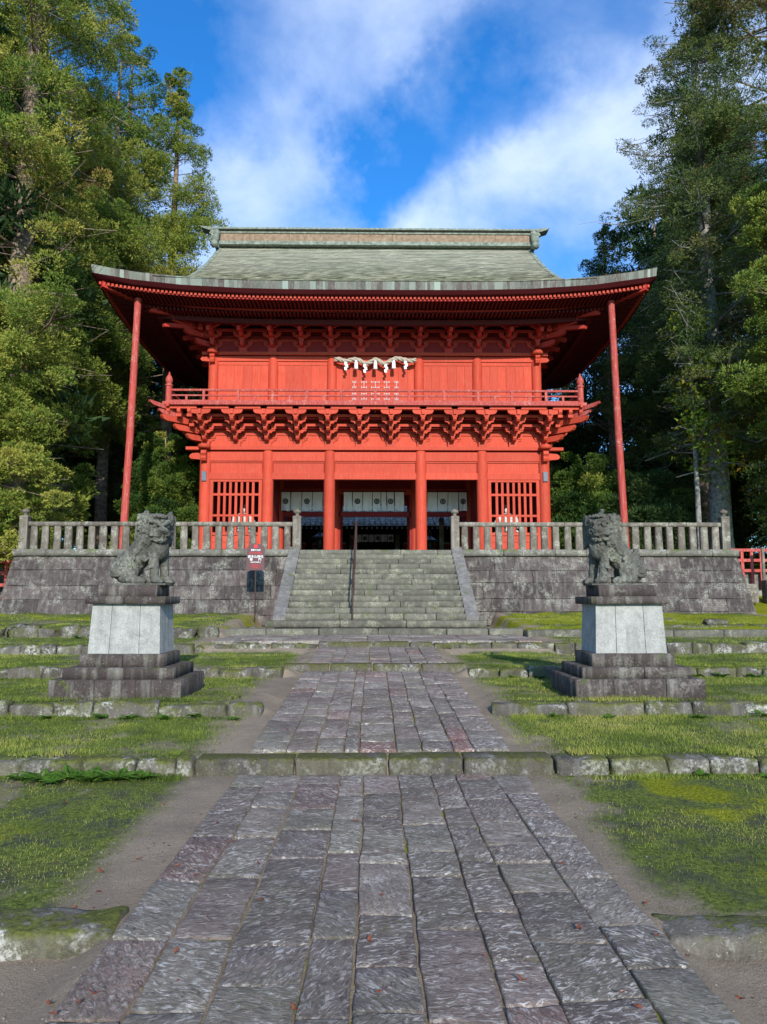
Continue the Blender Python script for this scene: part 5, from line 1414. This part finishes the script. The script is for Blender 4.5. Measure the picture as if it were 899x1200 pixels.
for (x0, x1) in ((-7.0,-4.6),(-4.2,-1.9),(1.9,4.2),(4.6,7.0)):
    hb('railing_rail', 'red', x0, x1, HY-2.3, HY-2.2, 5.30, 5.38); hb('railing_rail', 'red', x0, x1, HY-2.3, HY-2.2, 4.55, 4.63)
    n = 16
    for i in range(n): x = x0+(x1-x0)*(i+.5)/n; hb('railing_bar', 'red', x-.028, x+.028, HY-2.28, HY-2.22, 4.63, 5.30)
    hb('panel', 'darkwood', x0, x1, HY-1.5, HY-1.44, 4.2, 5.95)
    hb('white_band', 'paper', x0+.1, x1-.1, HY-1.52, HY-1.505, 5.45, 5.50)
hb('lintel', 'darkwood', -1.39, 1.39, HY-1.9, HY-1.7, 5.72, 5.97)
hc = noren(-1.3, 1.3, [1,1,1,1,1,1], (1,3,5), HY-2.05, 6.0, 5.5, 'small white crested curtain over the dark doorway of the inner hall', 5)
MB
# ================================================================== TREES
def tubes_np(P0, P1, R0, R1, n=5):
    """many tapered sticks as one array"""
    P0 = np.asarray(P0); P1 = np.asarray(P1); T = P1-P0; T = T/np.maximum(np.linalg.norm(T, axis=1, keepdims=True), 1e-6)
    A = np.where(np.abs(T[:, 2:3]) > .9, np.array([[1.,0,0]]), np.array([[0,0,1.]])); U = np.cross(T, A); U /= np.linalg.norm(U, axis=1, keepdims=True); Wv = np.cross(T, U)
    V = []; m = len(P0)
    for (P, R) in ((P0, R0), (P1, R1)):
        for k in range(n):
            a = 2*PI*k/n; V.append(P + (U*math.cos(a)+Wv*math.sin(a))*np.asarray(R)[:, None])
    V = np.stack(V, 1).reshape(-1, 3); b = (np.arange(m)*2*n)[:, None, None]
    q = np.array([[k, (k+1) % n, n+(k+1) % n, n+k] for k in range(n)])[None]
    return V, (q+b).reshape(-1, 4)
def leafset(C, RC, TINT, npc, L, Wd, rng, flat=.75, upb=.25, droop=0.0, shell=.68):
    """spiky tufts: npc diamond blades on the shell of each clump"""
    m = len(C); n = m*npc
    d = rng.normal(size=(n, 3)); d /= np.linalg.norm(d, axis=1, keepdims=True); d[:, 2] = d[:, 2]*1.0+upb*.6; d /= np.linalg.norm(d, axis=1, keepdims=True)
    c = np.repeat(C, npc, 0); rc = np.repeat(RC, npc)[:, None]
    rad = shell+(1-shell)*rng.random((n, 1))**.6
    # lumpy clump outline
    k1 = np.repeat(rng.uniform(0, 6.28, (m, 3)), npc, 0)
    lump = 1+.28*np.sin(d[:, 0:1]*4+k1[:, 0:1])*np.cos(d[:, 1:2]*4+k1[:, 1:2])+.18*np.sin(d[:, 2:3]*7+k1[:, 2:3])
    p = c + d*rc*rad*lump*np.array([[1,1,flat]])
    ax = d + rng.normal(size=(n, 3))*.32; ax[:, 2] += upb - droop; ax /= np.linalg.norm(ax, axis=1, keepdims=True)
    l = (L*rng.uniform(.6, 1.4, n))[:, None]*np.clip(rc/.5, .7, 1.3)
    sd_ = np.cross(ax, rng.normal(size=(n, 3))); sd_ /= np.maximum(np.linalg.norm(sd_, axis=1, keepdims=True), 1e-6)
    w = (Wd*rng.uniform(.6, 1.4, n))[:, None]
    V = np.stack([p-sd_*w, p+sd_*w, p+ax*l], 1).reshape(-1, 3)
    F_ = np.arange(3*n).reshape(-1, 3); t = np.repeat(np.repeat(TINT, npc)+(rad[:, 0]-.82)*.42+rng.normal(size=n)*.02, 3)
    return V, F_, np.clip(t, 0, 1)
def tree(label, x, y, z0, H, c0, R, seed, mat='cedar', nb=60, npc=150, rc=(.45,.85), L=.19, Wd=.030, trunk_r=.4, bark='bark', lean=(0,0), pw=.75, tint=(.45,.16), flat=.7, upb=.35, droop=0,
         sway=0.0, group=None, cat='tree', sector=None, elev=(-.15,.35), cl_per=4, name='cedar_tree', rbase=None, dead=6, bough=False, gap=None):
    rng = np.random.default_rng(seed)
    if mat != 'broad' and L < .3: npc = int(npc*2.55); L *= .55; Wd *= .78
    root = empty(name, (x, y, z0), label, cat, group)
    # trunk
    n = 12; hs_ = np.linspace(-.4, H*.985, n); wob = rng.normal(size=(n, 2))*.02*H*.12
    tp = np.stack([lean[0]*hs_/H + wob[:, 0]*np.linspace(0, 1, n), lean[1]*hs_/H + wob[:, 1]*np.linspace(0, 1, n), hs_], 1)
    tr = trunk_r*(1-np.clip(hs_/H, 0, 1))**.8+.02; tr[0] *= 1.35
    m = MB(); m.tube([tuple(p) for p in tp], list(tr), 12); m.obj('trunk', M[bark], root, smooth=True)
    def taxis(h): return np.array([np.interp(h, hs_, tp[:, 0]), np.interp(h, hs_, tp[:, 1]), h])
    hh = c0+(H-c0)*(np.arange(nb)+rng.random(nb))/nb; C = []; RC = []; TI = []; S0 = []; S1 = []; A0 = []; A1 = []
    for i, h in enumerate(hh):
        t = (h-c0)/(H-c0); az = i*2.399+rng.uniform(-.4, .4)
        if sector is not None: az = rng.uniform(*sector) if rng.random() < .72 else az
        ln = R*((1-t)**pw*.92+.08)*rng.uniform(.62, 1.12)*(min(1, .55+t*4))
        el = rng.uniform(*elev)
        p = taxis(h); d = np.array([math.cos(az)*math.cos(el), math.sin(az)*math.cos(el), math.sin(el)])
        pts = [p, p+d*ln*.4+np.array([0,0,-.03*ln]), p+d*ln*.75+np.array([0,0,-.06*ln-droop*.1*ln]), p+d*ln+np.array([0,0,.02*ln-droop*.3*ln])]
        for k in range(3): S0.append(pts[k]); S1.append(pts[k+1]); A0.append(.011*ln*(1-.28*k)+.008); A1.append(.011*ln*(1-.28*(k+1))+.006)
        bt = rng.normal()*tint[1]*.7
        if bough:
            ncl = max(3, int(cl_per*(ln/R)*1.5+.5)); f0 = rng.uniform(.62, .85); hc = p + d*ln*f0; side = np.array([-d[1], d[0], 0])
            for k in range(ncl):
                u = rng.normal()*.26*ln*min(1, 3.5/ln); v_ = rng.normal()*.30*ln*min(1, 4/ln)
                q = hc + d*u + side*v_; rr_ = math.hypot(u, v_)
                q[2] += .22*rng.normal() - .22*rr_ + .10
                if gap is not None and gap(q + np.array([x, y, z0])): continue
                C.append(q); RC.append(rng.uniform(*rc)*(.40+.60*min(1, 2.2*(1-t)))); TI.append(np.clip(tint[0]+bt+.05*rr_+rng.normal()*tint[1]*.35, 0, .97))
                S0.append(p+d*ln*f0*.9); S1.append(q); A0.append(.014); A1.append(.006)
        else:
          ncl = max(2, int(cl_per*(ln/R)*1.6+.5))
          for k in range(ncl):
            f = .30+.72*(k+.5+rng.uniform(-.3, .3))/ncl
            q = p + d*ln*f + rng.normal(size=3)*np.array([.12,.12,.08])*ln*.8
            q[2] += -.05*ln*f
            C.append(q); RC.append(rng.uniform(*rc)*(.40+.60*min(1, 2.2*(1-t)))); TI.append(np.clip(tint[0]+bt+rng.normal()*tint[1]*.6, 0, .97))
            if k: S0.append(p+d*ln*f*.8); S1.append(q); A0.append(.012); A1.append(.006)
    for k in range(dead):   # bare dead twigs
        h = c0+(H-c0)*rng.uniform(.0, .7); az = rng.uniform(0, 6.28); p = taxis(h); d = np.array([math.cos(az), math.sin(az), -.1]); ln = R*rng.uniform(.6, 1.05)
        q = p+d*ln*.6; r = q+np.array([d[0]*.4*ln, d[1]*.4*ln, -.25*ln]); S0 += [p, q]; S1 += [q, r]; A0 += [.03, .02]; A1 += [.02, .008]
    # nothing grows into the gate or across its roof
    def clear(P, rr):
        P = np.asarray(P)+np.array([x, y, z0]); lim = np.where(P[:, 1] < 28, .412*P[:, 1], 11.5)
        return (np.abs(P[:, 0])-rr*.9 > lim) | (P[:, 2] > np.where(P[:, 1] < 28, 99, 17.5)) | (P[:, 1] > 44.5)
    if y < 50:
        kb = clear(S1, .1); S0 = np.array(S0)[kb]; S1 = np.array(S1)[kb]; A0 = np.array(A0)[kb]; A1 = np.array(A1)[kb]
        Cw = np.array(C)+np.array([x, y, z0])      # only what the view, or one a few steps aside, can reach
        far = (Cw[:, 0] < -.51*Cw[:, 1]-3) | (Cw[:, 0] > .53*Cw[:, 1]+3) | (Cw[:, 2] > .89*Cw[:, 1]+4) | ((Cw[:, 1] > y+R*.35) & (rng.random(len(Cw)) < .6))
        DD = np.linalg.norm(Cw[:, None]-Cw[None], axis=2); far |= ((DD < 1.5).sum(1) < 5) & (y > 26)      # no stray tufts floating off the crown
        kc = (clear(C, np.array(RC)) | (name == 'evergreen_shrub')) & ~far; C = np.array(C)[kc]; RC = np.array(RC)[kc]; TI = np.array(TI)[kc]
    V, F_ = tubes_np(S0, S1, A0, A1, 5)
    o = link('branches', mesh_np('branches', V, F_, M[bark], True), root); o['kind'] = 'stuff'
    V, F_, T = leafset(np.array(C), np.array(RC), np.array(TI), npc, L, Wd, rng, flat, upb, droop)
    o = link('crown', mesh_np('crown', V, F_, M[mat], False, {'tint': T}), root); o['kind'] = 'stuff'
    return root
def dup_tree(src, x, y, z, rz, s, label, group=None):
    r = src.copy(); COL.objects.link(r); r.location = (x, y, z); r.rotation_euler = (0,0,rz); r.scale = (s,s,s); r['label'] = label
    if group: r['group'] = group
    for ch in src.children:
        c = ch.copy(); COL.objects.link(c); c.parent = r
    return r
FACE = (math.radians(200), math.radians(350))      # towards the viewer
# ---- left side
def trunk_gap(q):      # bare stretch of the old trunk
    return 7.6 < q[2] < 15.6 and abs(q[0]+13.6) < 1.5 and q[1] < 27.6
tree('huge old cedar with a thick pale trunk at the far left edge', -13.6, 27.2, 2.0, 31.5, 5.5, 5.8, 1, nb=84, npc=165, rc=(.32,.62), L=.17, trunk_r=.58, sector=(math.radians(225), math.radians(400)), tint=(.60,.15), pw=.42, cl_per=11, bark='bark', bough=True, gap=trunk_gap)
tree('tall dense cedar standing behind the huge one, left of the gate roof', -16.3, 33.5, 2.4, 36, 6, 7.0, 2, nb=98, npc=150, rc=(.38,.72), trunk_r=.6, sector=(math.radians(220), math.radians(380)), tint=(.56,.13), pw=.42, cl_per=12, bough=True)
tree('narrow pointed cedar just left of the roof ridge', -11.2, 39.0, 2.8, 28.5, 7.0, 5.0, 3, nb=96, npc=150, trunk_r=.40, tint=(.58,.12), pw=.95, cl_per=9, rc=(.38,.7), elev=(-.2,.2), sector=(math.radians(180), math.radians(370)), bough=True)
tree('cedar with a slim bare reddish trunk behind the left prop', -14.3, 38.5, 2.8, 30, 7.5, 4.8, 4, nb=46, npc=130, trunk_r=.32, tint=(.44,.13), pw=.6, sector=FACE, cl_per=7, bough=True)
tree('young bright green cedar with drooping tufts above the left end of the wall', -13.0, 24.4, 1.6, 9.8, 1.0, 3.3, 5, nb=46, npc=230, rc=(.26,.50), L=.14, trunk_r=.16, tint=(.62,.09), pw=.55, cl_per=9, elev=(-.15,.25), sector=(math.radians(225), math.radians(400)), dead=2, bough=True)
tree('lower bushy cedar with feathery sprays between the left prop and the wall end', -14.0, 29.5, 2.0, 15, 2.0, 4.4, 6, nb=54, npc=180, rc=(.32,.60), trunk_r=.2, tint=(.55,.11), pw=.5, cl_per=9, sector=(math.radians(220), math.radians(400)), dead=2, bough=True)
tree('cedar whose crown fills the gap beside the left end of the roof', -15.5, 44.0, 3.2, 34, 3, 6.5, 7, nb=90, npc=120, rc=(.6,1.0), L=.26, Wd=.042, trunk_r=.5, tint=(.42,.13), pw=.5, sector=FACE)
# ---- right side
tree('tall dark fir with pale trunk right of the gate', 14.2, 30.0, 2.0, 28.5, 6.0, 7.2, 21, mat='fir', nb=190, npc=75, rc=(.26,.46), L=.20, Wd=.022, trunk_r=.44, bark='barkpale', tint=(.60,.15), pw=1.0, flat=.5, upb=.1, droop=.15, cl_per=9, elev=(-.25,.15), name='fir_tree', dead=6, sector=(math.radians(150), math.radians(330)))
tree('very tall dark cedar rising out of frame at the top right', 18.3, 31.0, 2.2, 36, 15, 6.2, 22, mat='fir', nb=64, npc=150, rc=(.36,.70), trunk_r=.6, tint=(.66,.18), pw=.4, sector=(math.radians(120), math.radians(300)), cl_per=11, bough=True)
tree('bright green cedar at the right edge in front of the dark fir', 15.3, 24.2, 1.8, 17.5, 5.0, 2.8, 23, nb=52, npc=190, rc=(.30,.56), trunk_r=.3, tint=(.52,.12), pw=.4, sector=(math.radians(120), math.radians(280)), cl_per=8, bough=True)
tree('dark conifer filling the background right of the gate roof corner', 13.0, 39.5, 2.8, 19.5, 3.0, 5.4, 24, mat='fir', nb=70, npc=130, rc=(.4,.7), trunk_r=.3, tint=(.50,.15), pw=.8, cl_per=6, name='fir_tree', sector=FACE, bough=True)
tree('reddish trunked conifer just left of the pale fir trunk', 15.0, 33.0, 2.3, 22, 6.5, 4.5, 25, mat='fir', nb=60, npc=120, rc=(.36,.66), trunk_r=.36, tint=(.50,.15), pw=.8, cl_per=6, name='fir_tree', sector=FACE, bough=True)
tree('dark cedar standing beyond the right end of the wall', 18.0, 27.5, 2.0, 24, 2.0, 5.0, 26, mat='fir', nb=60, npc=140, rc=(.38,.7), trunk_r=.35, tint=(.54,.14), pw=.5, cl_per=8, sector=(math.radians(120), math.radians(300)), bough=True)
tree('low leafy tree with yellowing leaves right of the right prop', 12.3, 27.8, 2.0, 10.8, 4.2, 2.6, 27, mat='broad', nb=44, npc=40, rc=(.35,.6), L=.16, Wd=.05, trunk_r=.10, tint=(.45,.25), pw=.4, cl_per=3, bark='barkpale', name='maple_tree', upb=-.1, dead=3)
# ---- understorey
tree('bushy dark evergreen shrub behind the right balustrade beside the gate', 9.8, 33.5, 2.8, 5.2, .3, 2.4, 31, mat='cedar', nb=40, npc=150, rc=(.4,.7), trunk_r=.1, tint=(.36,.13), pw=.3, name='evergreen_shrub', cat='shrub', dead=0)
tree('dark evergreen bush behind the right balustrade near its end post', 11.9, 31.5, 2.4, 4.6, .3, 2.4, 32, mat='fir', nb=40, npc=150, rc=(.4,.7), trunk_r=.1, tint=(.42,.13), pw=.3, name='evergreen_shrub', cat='shrub', dead=0)
tree('leafy shrub between the left prop and the gate corner', -9.9, 34.5, 2.8, 6.5, .3, 2.2, 33, mat='cedar', nb=44, npc=140, rc=(.4,.65), trunk_r=.1, tint=(.40,.16), pw=.3, name='evergreen_shrub', cat='shrub', dead=0)
# ---- forest beyond, one prototype of each and copies
pa = tree('dark cedar in the forest behind the gate', -20, 56, 4, 30, 3, 6.0, 41, mat='fir', nb=70, npc=110, rc=(.8,1.3), L=.36, Wd=.07, trunk_r=.4, tint=(.40,.12), pw=.5, group='forest trees behind the gate')
pb = tree('dark cedar in the forest behind the gate', 20, 50, 4, 27, 2, 5.6, 42, mat='fir', nb=70, npc=110, rc=(.8,1.3), L=.36, Wd=.07, trunk_r=.4, tint=(.36,.12), pw=.45, group='forest trees behind the gate')
fr = random.Random(9)
spots = [(-17,27.5),(-15.5,49),(-12,45),(13.5,44),(17,37),(-11.5,52),(-15.5,60),(-20,46),(-25,39),(-30,48),(-24,62),(-9,64),(11.0,49),(15.5,58),(21,42),(26,36),(30,47),(24,60),(9.5,63),(2,78),(-5,80),(8,82),(34,38),(-34,37),(17.5,44),(-19,38),(22.5,31)]
for i, (x, y) in enumerate(spots):
    s = fr.uniform(.46, .58) if (abs(x) < 19 and x > 0) else fr.uniform(.62, .85) if abs(x) < 17 else fr.uniform(.9, 1.15)
    dup_tree(pa if i % 2 else pb, x, y, float(np.interp(y, PY, PZ)), fr.uniform(0, 6.28), s, 'dark cedar in the forest behind the gate', 'forest trees behind the gate')
for i, (x, y, s) in enumerate([(-12.5,43,.34),(-16,41,.36),(-19,35,.34),(-22,31,.32),(13,46,.36),(16.5,42,.36),(19.5,36,.36),(17.5,30.5,.24),(21,31,.3),(-17,30,.26),(10.5,43,.33),(-10,44,.33)]):
    dup_tree(pa if i % 2 else pb, x, y, float(np.interp(y, PY, PZ)), i*1.7, s, 'low dark evergreen growing under the forest trees', 'low evergreens under the forest trees')
for i, (x, y) in enumerate([(-15,34),(-17.5,38),(-21,43),(-26,50),(-14,48),(-18,53),(15,36),(19,44),(23,50),(15,52),(20,33.5),(24,38)]):
    dup_tree(pb if i % 2 else pa, x, y, float(np.interp(y, PY, PZ))-1.6, i*2.1+.5, .26, 'low dark evergreen growing under the forest trees', 'low evergreens under the forest trees')
# ================================================================== side fences, ferns, fallen leaves
def lattice(x0, x1, y, z0, z1, lab, nv, nh):
    root = empty('red_fence', (x0, y, z0), lab, 'fence')
    def b(name, *a): MB().box(*a).obj(name, M['redold'], root)
    for i in range(nv+1):
        x = (x1-x0)*i/nv; b('fence_post', x-.05, x+.05, -.04, .04, -.6, z1-z0)
    for k in range(nh+1):
        z = (z1-z0)*(.0+k/nh); b('fence_rail', 0, x1-x0, -.06, -.041, z-.05, z+.05)
lattice(-13.2, -11.35, 23.6, 1.65, 2.75, 'fragment of red wooden fence left of the wall end', 6, 3)
lattice(11.9, 15.5, 25.2, 2.55, 3.25, 'red lattice fence beyond the right end of the wall', 11, 2)
ps = MB().box(-1.8,1.8,-.03,.03,0,.85).obj('board_wall', M['coping'], None, loc=(13.7, 25.35, 1.70)); tag(ps, 'low grey brown board wall under the right red lattice fence', 'wall')
po = MB().tube([(0,0,0),(.02,0,1.95)], .055, 8).obj('white_pole', M['rail'], None, loc=(12.95, 24.6, 1.35)); tag(po, 'thin pale pole at the right edge in front of the red lattice', 'pole')
for i, (dx, w, h) in enumerate(((12.15,.5,.62),(12.9,.42,.75))):
    o = MB().box(-w/2,w/2,-.2,.2,0,h).obj('stone_block', M['rail'], None, loc=(dx, 24.1, 1.45)); b = o.modifiers.new('bevel', 'BEVEL'); b.width = .03
    tag(o, ['squat square stone block just right of the wall end', 'taller stone block beside the squat one, right of the wall end'][i], 'stone block')

def fern(x, y, s, n, seed, lab, name='fern', mat='fern', grp=None):
    r = np.random.default_rng(seed); V = []; F_ = []; T = []; z = float(ground_z(x, y))
    for f in range(n):
        a = r.uniform(0, 2*PI); L = s*r.uniform(.7, 1.2); bend = r.uniform(.3, .8)
        prev = None
        for k in range(14):
            t = (k+1)/14; px_ = math.cos(a)*L*t*.9; py_ = math.sin(a)*L*t*.9; pz_ = L*(t*.75-bend*t*t)
            w = L*.20*math.sin(min(1, t*1.15)*PI)**.7+.004; u = np.array([-math.sin(a), math.cos(a), 0]); d = np.array([math.cos(a), math.sin(a), .1])
            for sgn in (-1, 1):
                p = np.array([px_, py_, pz_]); b = len(V)
                V += [p, p+u*sgn*w*.5+d*.012*L/.2+np.array([0,0,.004]), p+u*sgn*w+d*.03*L/.2-np.array([0,0,.12*w]), p+u*sgn*w*.5-d*.02*L/.2]
                F_.append((b, b+1, b+2, b+3)); T += [.35+.5*r.random()]*4
    o = link(name, mesh_np(name, np.array(V), np.array(F_), M[mat], False, {'tint': T}), None, (x, y, z+.01))
    return tag(o, lab, 'fern' if name == 'fern' else 'weed', grp)
fs_ = [(-3.05,6.50,.13),(-2.85,6.46,.17),(-2.62,6.50,.20),(-2.42,6.44,.19),(-2.22,6.48,.18),(-2.02,6.52,.13),(-2.72,6.38,.12)]
for i, (x, y, s) in enumerate(fs_): fern(x, y, s, 16, i, 'small bright fern growing at the foot of the left front kerb', grp='ferns at the foot of the left kerb')
ws = [(2.75,6.55,.09),(3.3,6.5,.10),(2.0,8.60,.10),(4.4,8.58,.14),(5.2,8.56,.16),(3.4,8.8,.08),(4.9,11.5,.14),(5.3,11.5,.16),(5.8,11.46,.15),(6.3,11.5,.14),(2.1,11.5,.10),(2.5,11.48,.12),(2.9,11.5,.12),(-3.1,8.58,.12),(-2.8,8.55,.13),(-2.4,8.5,.12),(-2.1,8.6,.10),(-3.7,8.55,.11),(-1.6,8.45,.09),(3.1,8.78,.10),(-6.4,16.2,.18),(-5.8,16.3,.16),(3.6,8.5,.12),(2.6,8.52,.10)]
for i, (x, y, s) in enumerate(ws): fern(x, y, s, 12, 50+i, 'low green weed clump growing against a stone kerb', 'weed_clump', 'fern', 'weed clumps along the kerbs')
# fallen leaves
lr = random.Random(12)
lm = []
for k in range(3):
    V = []; n = 9
    for i in range(n):
        a = 2*PI*i/n; r0 = 1.0 if i % 2 == 0 else .62; V.append((math.cos(a)*r0*.5*1.5, math.sin(a)*r0*.34, .12*math.sin(a*2+k)+.10*abs(math.cos(a))))
    mm = MB().add([(0,0,.0)]+V, [(0, 1+i, 1+(i+1) % n) for i in range(n)]); lm.append(mm.mesh('fallen_leaf', M['deadleaf']))
pl = [(-.02,3.95),(-.08,3.45),(-.04,3.02),(.40,3.3),(-1.15,2.95),(-1.12,3.02),(-1.22,2.88),(-1.3,3.05),(-.85,3.7),(-.9,3.35),(-.62,3.9),(.88,3.0),(.9,2.9),(1.0,4.4),(-.35,2.9),(-1.5,4.1),(-1.6,4.4),(-1.45,4.6),(-1.55,3.9),(.55,2.75),(.52,3.1),(1.3,3.9),(.02,4.6)]
pl += [(lr.uniform(-3.6, 3.6), lr.uniform(3.0, 6.4)) for _ in range(26)] + [(lr.uniform(-1.2, 1.2), lr.uniform(2.6, 12)) for _ in range(16)]
for i, (x, y) in enumerate(pl):
    o = bpy.data.objects.new('fallen_leaf', lm[i % 3]); COL.objects.link(o); s = lr.uniform(.018, .042)
    o.location = (x, y, (float(ground_z(x, y)) if abs(x) > 1.25 else (.016 if y < 6.6 else .16+(y-6.9)*.05 if y < 12 else .55))+.012); o.scale = (s, s, s); o.rotation_euler = (lr.uniform(-.3, .3), lr.uniform(-.3, .3), lr.uniform(0, 6.28))
    tag(o, 'small reddish brown fallen leaf lying on the ground', 'leaf', 'fallen leaves scattered on the approach')
